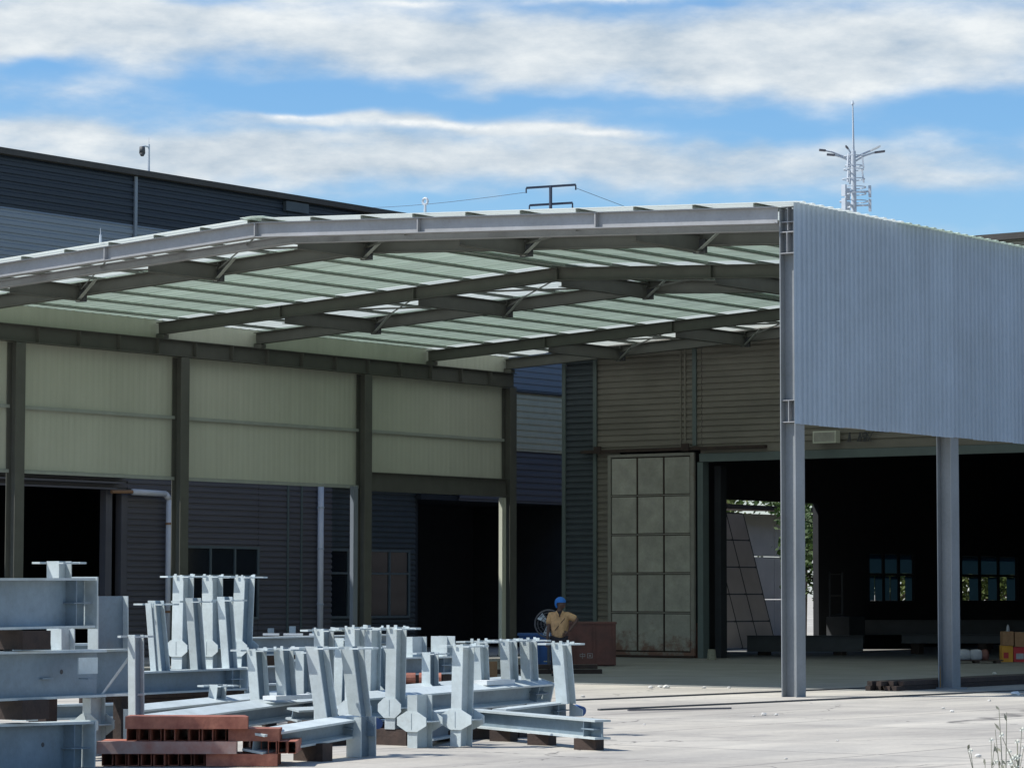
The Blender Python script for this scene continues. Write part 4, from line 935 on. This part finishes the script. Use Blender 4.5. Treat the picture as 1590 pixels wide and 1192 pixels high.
for (p0_, p1_, hpx, dd, lab) in (((140, 1068, 39.2), (385, 1066, 41.4), 24, .3, 'long dark timber under the beam with three short posts'), ((200, 1088, 40.5), (480, 1080, 42.5), 22, .3, 'added dark filler timber behind the bright low beam'),
        ((440, 1048, 43.2), (720, 1046, 46.0), 20, .3, 'added dark filler timber below the back beam with end stubs'), ((560, 1098, 37.6), (780, 1092, 39.6), 22, .3, 'added dark filler timber under the beam with winged posts'), ((480, 1128, 34.4), (640, 1126, 35.6), 24, .3, 'added dark filler timber behind the front leaning posts'),
        ((380, 1016, 46.4), (610, 1012, 48.6), 30, .3, 'rusty timber stack under the highest back beam'), ((640, 1136, 35.4), (790, 1128, 36.6), 18, .25, 'added dark filler timber low behind the white crosses'), ((230, 1058, 43.5), (430, 1052, 45.5), 30, .3, 'added dark filler timber behind the three tall posts')):
    a, b_ = at(*p0_), at(*p1_); h = dz(hpx, dd and p0_[2]); zt = a.z; a.z = b_.z = 0
    dv = (b_ - a); n_ = dv.cross(Z).normalized()
    t = thing('timber_stack', a, lab, 'timber', 'dark timbers between the steel')  # mostly added so the gaps between the steel read black
    zz_ = zt
    while zz_ > .02:
        hh = min(.16, zz_); o_ = random.uniform(0, .12)
        MB().obox(a + dv.normalized() * o_ + Z * (zz_ - hh + .003), dv, -n_ * random.uniform(.14, .22), Z * (hh - .006)).build('timber', M_RUST, t); zz_ -= hh
# red square tubes
def rtube(p, ax, L_, w, h, lab, mt=None):
    """hollow tube, p = lower front-left corner, ax = axis dir"""
    ax = Vector(ax).normalized(); sd_ = ax.cross(Z).normalized()
    if sd_.dot(RTH if abs(ax.dot(FWH)) > .7 else -FWH) < 0: sd_ = -sd_
    t = .005; b = MB(); a = ax * L_
    b.obox(p, a, sd_ * w, Z * t); b.obox(p + Z * (h - t), a, sd_ * w, Z * t)
    b.obox(p + Z * t, a, sd_ * t, Z * (h - 2 * t)); b.obox(p + Z * t + sd_ * (w - t), a, sd_ * t, Z * (h - 2 * t))
    tag(b.build('square_tube', mt or M_RED), lab, 'steel tube', 'red square tubes piled at the front')
ts = 31.0 / FPX
o = gnd(160, 1189); base = Vector((o.x, o.y, 0))
HT = 19 * ts * .98
def TP(px, layer, back=0.0): return base + RTH * ((px - 160) * ts) + FWH * back + Z * (.006 + layer * (HT + .002))
for i in range(8):      # bottom layer, ends to the viewer
    rtube(TP(158 + i * 20.0, 0, random.uniform(-.08, .06)), FWH + RTH * random.uniform(.04, .14), 1.1, 16.5 * ts, HT, 'red tube in the bottom layer with its open end to the front')
for i in range(5):
    rtube(TP(318, 0, .04 + i * .10), RTH, .72, .095, HT, 'red tube lying crosswise at right of the bottom layer')
for i in range(5):
    rtube(TP(152 + (4 if i else 0), 1, .0 + i * .105), RTH, (213 - 5 * i) * ts, .10, HT, 'red tube lying crosswise in the second layer' if i else 'stained red tube along the front of the second layer', None if i else M_REDP)
for i in range(3):
    rtube(TP(412 + i * 15, 1, random.uniform(-.02, .02)), FWH, .8, 13 * ts, HT, 'red tube at right end of the second layer, open end forward')
for i in range(3):
    rtube(TP(372 + i * 14, 1, .1 + random.uniform(-.02, .04)), FWH, .8, 12 * ts, HT, 'red tube near the right end of the second layer')
for i in range(8):
    rtube(TP(195 + i * 18.6 + (3 if i > 2 else 0) + (2 if i > 5 else 0), 2, random.uniform(-.07, .06)), FWH + RTH * random.uniform(.02, .1), 1.0, 16.6 * ts, HT, 'red tube in the third layer with its open end to the front')
for i in range(4):
    rtube(TP(351, 2, .05 + i * .11), RTH + FWH * .05, 78 * ts, .10, HT, 'red tube lying crosswise at right of the third layer')
for i in range(4):
    rtube(TP(195, 3, .0 + i * .11), RTH, (187 - 3 * i) * ts, .10, HT, 'red tube lying crosswise in the top layer')
for (px, back) in ((175, .3), (330, .3)): pass

# dark red bundle lying along the canopy edge
p0 = gnd(1387, 1073); p1 = Vector((X0 - .35, 66, 0))
ax = (Vector((X0 - .55, 60.0, 0)) - Vector((p0.x, p0.y, 0))).normalized(); sdv2 = ax.cross(Z)
bu = Vector((p0.x, p0.y, 0))
for i in range(5):
    for j in range(2):
        s0 = random.uniform(0, .5); b = MB(); b.obox(bu - sdv2 * (.02 + i * .115) + ax * s0 + Z * (.006 + j * .088), ax * (11.5 - s0 * 2), sdv2 * -.10, Z * .082)
        tag(b.build('steel_bar', M_RUST), 'dark red steel bar in the bundle lying beside the slim column', 'steel bar', 'bars in the bundle along canopy edge')
b = MB(); p = gnd(1459, 1069); b.tube(p + Z * .02, p + Z * .42, .02, .018); tag(b.build('marker_stick', M_CARDY), 'short yellow stick leaning at foot of slim column', 'stick')

# ------------------------------------------------------------------ floor rails
for (pa, pb_, w, lab) in (((890, 1087.5), (1640, 1056), .028, 'thin dark steel rail on the ground behind the front column'), ((930, 1102.5), (1640, 1070), .03, 'thin dark steel rail on the ground before the front column')):
    a, b_ = gnd(*pa), gnd(*pb_); dd = (b_ - a).normalized(); sv = dd.cross(Z)
    tag(MB().bar(a + Z * .014, b_ + Z * .014, sv * w, Z * .012).build('floor_rail', M_DGREY), lab, 'rail')
a, b_ = gnd(975, 1104), gnd(1135, 1101); dd = (b_ - a).normalized()
tag(MB().bar(a + Z * .022, b_ + Z * .022, dd.cross(Z) * .02, Z * .012).build('flat_bar', M_DULL), 'short dark flat bar lying in front of the rails', 'steel bar')
# ------------------------------------------------------------------ worker
def person():
    P0 = gnd(868, 1049); t = thing('person', P0, 'worker in tan shirt and blue cap turning beside the red container', 'person')
    r, f = RTH, -FWH     # r = picture right, f = towards the camera
    def q(a, b, z): return Vector((P0.x, P0.y, 0)) + (r * a + f * b + Z * z) * .94
    def skin(name, verts, edges, rad, mt, root=0, sub=2):
        me = bpy.data.meshes.new(name); me.from_pydata([tuple(v - P0) for v in verts], edges, []); me.update()
        o = bpy.data.objects.new(name, me); col.objects.link(o); o.parent = t
        sk = o.modifiers.new('skin', 'SKIN'); 
        if not me.skin_vertices: 
            bpy.context.view_layer.objects.active = o
        if len(me.skin_vertices) == 0:
            bm = bmesh.new(); bm.from_mesh(me); bm.verts.layers.skin.verify(); bm.to_mesh(me); bm.free()
        for i, rr in enumerate(rad):
            me.skin_vertices[0].data[i].radius = rr if isinstance(rr, tuple) else (rr, rr)
            me.skin_vertices[0].data[i].use_root = (i == root)
        s2 = o.modifiers.new('sub', 'SUBSURF'); s2.levels = sub; s2.render_levels = sub
        sk.use_smooth_shade = True; me.materials.append(mt); return o
    # body (skin): one continuous figure
    V = [q(0, 0, .88), q(0, 0, 1.05), q(0, 0, 1.30), q(.02, .0, 1.42), q(.02, .01, 1.50), q(.035, .02, 1.60), q(.05, .03, 1.68),
         q(-.18, 0, 1.36), q(-.23, .03, 1.12), q(-.26, .10, .90), q(-.265, .12, .82),
         q(.20, 0, 1.36), q(.42, .05, 1.27), q(.26, .12, 1.06), q(.22, .13, 1.0),
         q(-.10, 0, .86), q(-.11, .01, .47), q(-.12, -.03, .08), q(-.13, .10, .035), q(.10, 0, .86), q(.12, .02, .47), q(.13, -.02, .08), q(.15, .10, .035)]
    E_ = [(0, 1), (1, 2), (2, 3), (3, 4), (4, 5), (5, 6), (2, 7), (7, 8), (8, 9), (9, 10), (2, 11), (11, 12), (12, 13), (13, 14), (0, 15), (15, 16), (16, 17), (17, 18), (0, 19), (19, 20), (20, 21), (21, 22)]
    rad = [.10, .10, .11, .06, .055, .08, .07, .06, .043, .032, .03, .06, .043, .034, .03, .085, .06, .045, .04, .085, .06, .045, .04]
    body = skin('body', V, E_, rad, M_SKIN)
    # shirt
    sh = skin('shirt', [q(0, 0, .80), q(0, 0, 1.02), q(0, 0, 1.28), q(.01, 0, 1.43), q(-.19, 0, 1.355), q(-.232, .02, 1.15), q(.21, 0, 1.355), q(.40, .045, 1.275)],
              [(0, 1), (1, 2), (2, 3), (2, 4), (4, 5), (2, 6), (6, 7)], [(.19, .16), (.18, .155), (.205, .16), (.10, .09), .09, .078, .09, .075], M_SHIRT)
    MB().bar(q(.13, .165, 1.30), q(-.10, .17, 1.02), Z * .010, f * .006).build('shirt_crease', M_TROU, t)  # dark bar standing in for the shade of a shirt crease
    MB().prism([q(-.055, .10, 1.455), q(.085, .10, 1.455), q(.01, .165, 1.32)], f * .012).build('collar_opening', M_TROU, t)
    for sx in (-1, 1): MB().prism([q(.012 + sx * .07, .09, 1.475), q(.012 + sx * .10, .10, 1.44), q(.012 + sx * .02, .175, 1.33), q(.012 + sx * .015, .17, 1.37)], f * .012).build('collar', M_SHIRT, t)
    tr = skin('trousers', [q(0, 0, .86), q(-.10, 0, .80), q(-.11, .01, .47), q(-.12, -.02, .10), q(.10, 0, .80), q(.12, .02, .47), q(.13, -.01, .10)],
              [(0, 1), (1, 2), (2, 3), (0, 4), (4, 5), (5, 6)], [(.16, .14), .11, .085, .07, .11, .085, .07], M_TROU)
    # hands: palm and five fingers each
    for (w, dr, nm) in ((q(-.265, .12, .80), Vector((0, 0, -1)), 'hand'), (q(.21, .14, .99), (-r * .8 - Z * .5).normalized(), 'hand')):
        side = dr.cross(f).normalized(); vs = [w, w + dr * .05, w + dr * .085]; es = [(0, 1), (1, 2)]; rd = [.026, .034, .032]
        for k in range(4):
            o_ = side * (.024 * (k - 1.5)); ln = (.06, .07, .066, .05)[k]; i0 = len(vs)
            vs += [w + dr * .085 + o_, w + dr * (.085 + ln * .55) + o_ + f * .008, w + dr * (.085 + ln) + o_ + f * .022]; es += [(2, i0), (i0, i0 + 1), (i0 + 1, i0 + 2)]; rd += [.011, .0095, .008]
        i0 = len(vs); vs += [w + dr * .04 + side * .045, w + dr * .075 + side * .062 + f * .01]; es += [(1, i0), (i0, i0 + 1)]; rd += [.012, .009]
        skin(nm, vs, es, rd, M_SKIN, sub=1)
    # head with face: turned to picture right
    bm = bmesh.new(); bmesh.ops.create_uvsphere(bm, u_segments=20, v_segments=14, radius=1)
    fd = (r * .85 + f * .5).normalized(); sd3 = fd.cross(Z)
    c = q(.04, .02, 1.615) - P0
    for v in bm.verts:
        x_, y_, z_ = v.co; k = 1.0 - .22 * max(0, -z_)
        nose = .02 * max(0, 1 - ((z_ + .1) / .22) ** 2) * max(0, 1 - (y_ / .2) ** 2) if x_ > .7 else 0
        eye = -.012 * math.exp(-((z_ - .12) / .12) ** 2 - ((abs(y_) - .38) / .16) ** 2) if x_ > .4 else 0
        v.co = c + fd * (x_ * .105 * k + nose + eye) + sd3 * (y_ * .085 * k) + Z * (z_ * .128)
    me = bpy.data.meshes.new('head'); bm.to_mesh(me); bm.free()
    for p_ in me.polygons: p_.use_smooth = True
    me.materials.append(M_SKIN); o = bpy.data.objects.new('head', me); col.objects.link(o); o.parent = t
    C = q(.04, .02, 1.615)
    for s in (-1, 1):
        MB().tube(C + sd3 * s * .07, C + sd3 * s * .085 - fd * .01, .028, .018, 8).build('ear', M_SKIN, o)
        MB().tube(C + fd * .088 + sd3 * s * .03 + Z * .014, C + fd * .098 + sd3 * s * .03 + Z * .014, .010, .006, 8).build('eye', M_TROU, o)
    MB().bar(C + fd * .084 - Z * .055 - sd3 * .024, C + fd * .084 - Z * .055 + sd3 * .024, fd * .006, Z * .005).build('mouth', M_RED, o)
    # blue cap: rounded crown with a short neck cloth
    bm = bmesh.new(); bmesh.ops.create_uvsphere(bm, u_segments=20, v_segments=12, radius=1)
    for v in list(bm.verts):
        if (v.co.z < -.2 and v.co.x > -.15) or v.co.z < -.72: bm.verts.remove(v)
    for v in bm.verts:
        x_, y_, z_ = v.co; v.co = c + Z * .035 - fd * .012 + fd * (x_ * .128) + sd3 * (y_ * .108) + Z * (z_ * .122 - (.03 if x_ < -.3 and z_ < .2 else 0))
    me = bpy.data.meshes.new('cap'); bm.to_mesh(me); bm.free()
    for p_ in me.polygons: p_.use_smooth = True
    me.materials.append(M_BLUEC); o = bpy.data.objects.new('cap', me); col.objects.link(o); o.parent = t
    for (a, b_) in ((-.12, .11), (.13, .11)):
        bm2 = MB(); bm2.hexa([q(a - .05, b_ - .16, .004), q(a + .05, b_ - .16, .004), q(a + .05, b_ + .1, .004), q(a - .05, b_ + .1, .004), q(a - .045, b_ - .16, .09), q(a + .045, b_ - .16, .09), q(a + .04, b_ + .08, .05), q(a - .04, b_ + .08, .05)]); bm2.build('shoe', M_TROU, t)
person()
# fan behind the worker
pf = at(852, 968, 66.0); t = thing('drum_fan', (pf.x, pf.y, 0), 'round caged industrial fan left of the worker', 'fan')
nf = -FWH
for k, rr in enumerate((.30, .24, .17, .10)):
    MB().ring(pf + nf * (.02 * k), nf, rr, .008 if k else .018, 28, 5).build('guard_ring', M_DULL, t)
b = MB()
for k in range(16):
    a = 2 * math.pi * k / 16; e = RTH * math.cos(a) + Z * math.sin(a); b.tube(pf + e * .3, pf + nf * .07 + e * .05, .004, n=4)
b.build('guard_wires', M_DULL, t)
for k in range(3):
    a = 2.1 * k + .3; e = RTH * math.cos(a) + Z * math.sin(a); w = RTH * -math.sin(a) + Z * math.cos(a)
    MB().hexa([pf + e * .04 - w * .03, pf + e * .04 + w * .03 + nf * .03, pf + e * .26 + w * .09 + nf * .04, pf + e * .26 - w * .08 - nf * .01] + [z_ - nf * .006 for z_ in (pf + e * .04 - w * .03, pf + e * .04 + w * .03 + nf * .03, pf + e * .26 + w * .09 + nf * .04, pf + e * .26 - w * .08 - nf * .01)]).build('blade', M_GALV, t)
MB().tube(pf - nf * .22, pf + nf * .05, .06, .055, 12).build('motor', M_CARD, t)
MB().ring(pf - nf * .2, nf, .30, .015, 28, 5).build('drum_rim', M_DGREY, t)
MB().tube(pf - nf * .1 - Z * .28, Vector((pf.x, pf.y, .04)) - nf * .1, .03).build('stand', M_DGREY, t); MB().tube(Vector((pf.x, pf.y, 0)) - nf * .1, Vector((pf.x, pf.y, .04)) - nf * .1, .22, n=16).build('base', M_DGREY, t)
# blue bin: tapering, with rim
def frust(name, cen, w0, d0, w1, d1, z0, z1, mt, parent):
    c = Vector((cen.x, cen.y, 0)); b = MB()
    def ringp(w, d_, z): return [c - RTH * w / 2 - FWH * d_ / 2 + Z * z, c + RTH * w / 2 - FWH * d_ / 2 + Z * z, c + RTH * w / 2 + FWH * d_ / 2 + Z * z, c - RTH * w / 2 + FWH * d_ / 2 + Z * z]
    b.hexa(ringp(w0, d0, z0) + ringp(w1, d1, z1)); return b.build(name, mt, parent)
pb = gnd(836, 1037); t = thing('blue_bin', pb, 'blue plastic bin in the shade left of the worker', 'bin')
frust('tub', pb, .75, .6, .92, .75, .04, .76, M_BIN, t); frust('rim', pb, .98, .8, .98, .8, .762, .82, M_BIN, t)
for s in (-1, 1):
    c = pb + RTH * s * .33; MB().tube(c - FWH * .2 + Z * .05, c - FWH * .14 + Z * .05, .05, n=10).build('castor', M_DGREY, t)
for s in (-.25, 0, .25): MB().bar(pb + RTH * s - FWH * .325 + Z * .08, pb + RTH * s * 1.15 - FWH * .395 + Z * .74, RTH * .02, FWH * .012).build('rib', M_BIN, t)
# red container with marks
pc = gnd(908, 1034); t = thing('red_container', pc, 'dark red steel container with white marks right of worker', 'container')
c = Vector((pc.x, pc.y, 0)); wd = 96 * 73 / FPX; ht = .98
o = MB().obox(c - RTH * wd / 2 + Z * .03, RTH * wd, FWH * 1.2, Z * ht).build('tub', M_SKIP, t)
MB().obox(c - RTH * (wd / 2 + .02) + FWH * -.03 + Z * (ht + .031), RTH * (wd + .04), FWH * 1.26, Z * .05).build('rim', M_SKIP, t)
for k in range(4): MB().obox(c - RTH * (wd / 2 - .02 - k * (wd - .1) / 3) + FWH * -.022 + Z * .05, RTH * .05, FWH * .02, Z * (ht - .03)).build('rib', M_SKIP, t)
mk = MB(); e = c - FWH * .004 + Z * .20
def stroke(a, z, w, h): mk.obox(e + RTH * a + Z * z, RTH * w, FWH * .003, Z * h)
for (a0) in (-.12,):      # two stencilled characters, as far as they can be read
    stroke(a0, .03, .13, .014); stroke(a0, .085, .13, .014); stroke(a0, .045, .014, .039); stroke(a0 + .116, .045, .014, .039); stroke(a0 + .058, -.01, .014, .13)
for (a0) in (.06,):
    stroke(a0, 0, .13, .014); stroke(a0, .1, .13, .014); stroke(a0, .015, .014, .084); stroke(a0 + .116, .015, .014, .084); stroke(a0 + .04, .04, .05, .03)
mk.build('stencil_mark', M_PIPED, t)
# dark plates lying in front of the container
pa = gnd(868, 1049.5)
for k, (px0, px1, py, z0, lab) in enumerate(((770, 937, 1048, .0, 'long dark steel plate on the floor behind the worker'), (790, 930, 1047.5, .10, 'upper dark steel plate resting on the long one'))):
    a, b_ = gnd(px0, py), gnd(px1, py - .5); a = a + FWH * .9; b_ = b_ + FWH * .9
    tag(MB().obox(Vector((a.x, a.y, z0 + .004)), b_ - a, FWH * .5, Z * .09).build('steel_plate', M_RUST), lab, 'steel plate')
pg = gnd(858, 1041); tag(MB().obox(Vector((pg.x, pg.y, .2)) - RTH * .2, RTH * .5, FWH * .2, Z * .02).build('plank_offcut', M_STALK), 'pale plank offcut on the dark plates', 'plank')
a, b_ = gnd(700, 1053), gnd(772, 1051); tag(MB().obox(Vector((a.x, a.y, .004)), b_ - a, FWH * .35, Z * .32).build('timber_beam', M_CARD), 'brown timber beam on the floor behind the winged posts', 'timber')

# ------------------------------------------------------------------ litter and weeds
def stone(px, py, s, lab, mt=M_ROCK):
    p = gnd(px, py); bm = bmesh.new(); bmesh.ops.create_icosphere(bm, subdivisions=2, radius=s)
    for v in bm.verts: v.co *= random.uniform(.75, 1.15); v.co.z *= .6
    me = bpy.data.meshes.new('rubble'); bm.to_mesh(me); bm.free(); me.materials.append(mt); o = bpy.data.objects.new('rubble', me); col.objects.link(o); o.location = p + Z * s * .35; tag(o, lab, 'rubble', 'bits of rubble on the concrete')
stone(1577, 1079, .085, 'largest white lump lying near right edge of the yard', M_WHITE)
for (px, py, s) in ((1025, 1067, .05), (1035, 1068, .07), (1010, 1068, .05), (1093, 1068, .04), (1132, 1068, .04), (1186, 1110, .045), (1205, 1110, .03), (905, 1082, .04), (1170, 1112, .02), (1465, 1100, .03), (1478, 1105, .035), (1536, 1088, .03), (1518, 1175, .04), (1544, 1046, .05), (1000, 1125, .02), (1300, 1150, .02), (1220, 1178, .02)):
    stone(px, py, s, 'small bit of pale rubble on the concrete')
def weed(px, dep, h, seed, lab, flower):
    rnd = random.Random(seed); p = at(px, 1192, dep); p.z = 0; t = thing('weed', p, lab, 'weed', 'dry weeds at the near right corner')
    b = MB(); lv = MB(); fl = MB(); n = rnd.randint(3, 5)
    for k in range(n):
        d = RTH * rnd.uniform(-.35, .25) + FWH * rnd.uniform(-.2, .2); hh = h * rnd.uniform(.65, 1.0); pts = [p + d * (u_ ** 1.5) * .6 * hh + Z * hh * u_ for u_ in (0, .25, .5, .75, 1)]
        b.path(pts, [.006, .005, .004, .0035, .002], 5)
        for j in range(8):
            u_ = rnd.uniform(.2, 1); c = p + d * (u_ ** 1.5) * .6 * hh + Z * hh * u_; a = (RTH * rnd.uniform(-1, 1) + Z * rnd.uniform(.1, 1) + FWH * rnd.uniform(-.5, .5)).normalized() * rnd.uniform(.03, .07); e = a.orthogonal().normalized() * .009
            lv.add([c, c + a * .5 + e, c + a, c + a * .5 - e], [(0, 1, 2, 3)])
        for j in range(flower):
            c = pts[-1] + Vector((rnd.gauss(0, .05), rnd.gauss(0, .05), rnd.gauss(-.02, .06)))
            b.path([pts[-2], c], .0022, 4)
            for m_ in range(5):
                a = 1.256 * m_; e = RTH * math.cos(a) * .02 + Z * math.sin(a) * .018 + FWH * -.004; s_ = Vector((-e.z, 0, e.x)) * .3
                fl.add([c, c + e * .6 + s_, c + e, c + e * .6 - s_], [(0, 1, 2, 3)])
    b.build('stem', M_STALK, t); lv.build('leaf_spray', M_STALK, t)['kind'] = 'stuff'
    if fl.v: fl.build('flower_head', M_PETAL, t)['kind'] = 'stuff'
weed(1560, 20, 1.0, 3, 'thin dry weed with drooping tip near the right corner', 0)
weed(1582, 19, .84, 8, 'white flowered weed at the right edge', 6)
weed(1530, 20.5, .8, 11, 'small dry weed left of the taller one', 1)
weed(1592, 18, .9, 14, 'white flowered weed partly cut by the right edge', 5)
weed(1508, 19, .62, 17, 'short sparse weed low in the right corner', 0)
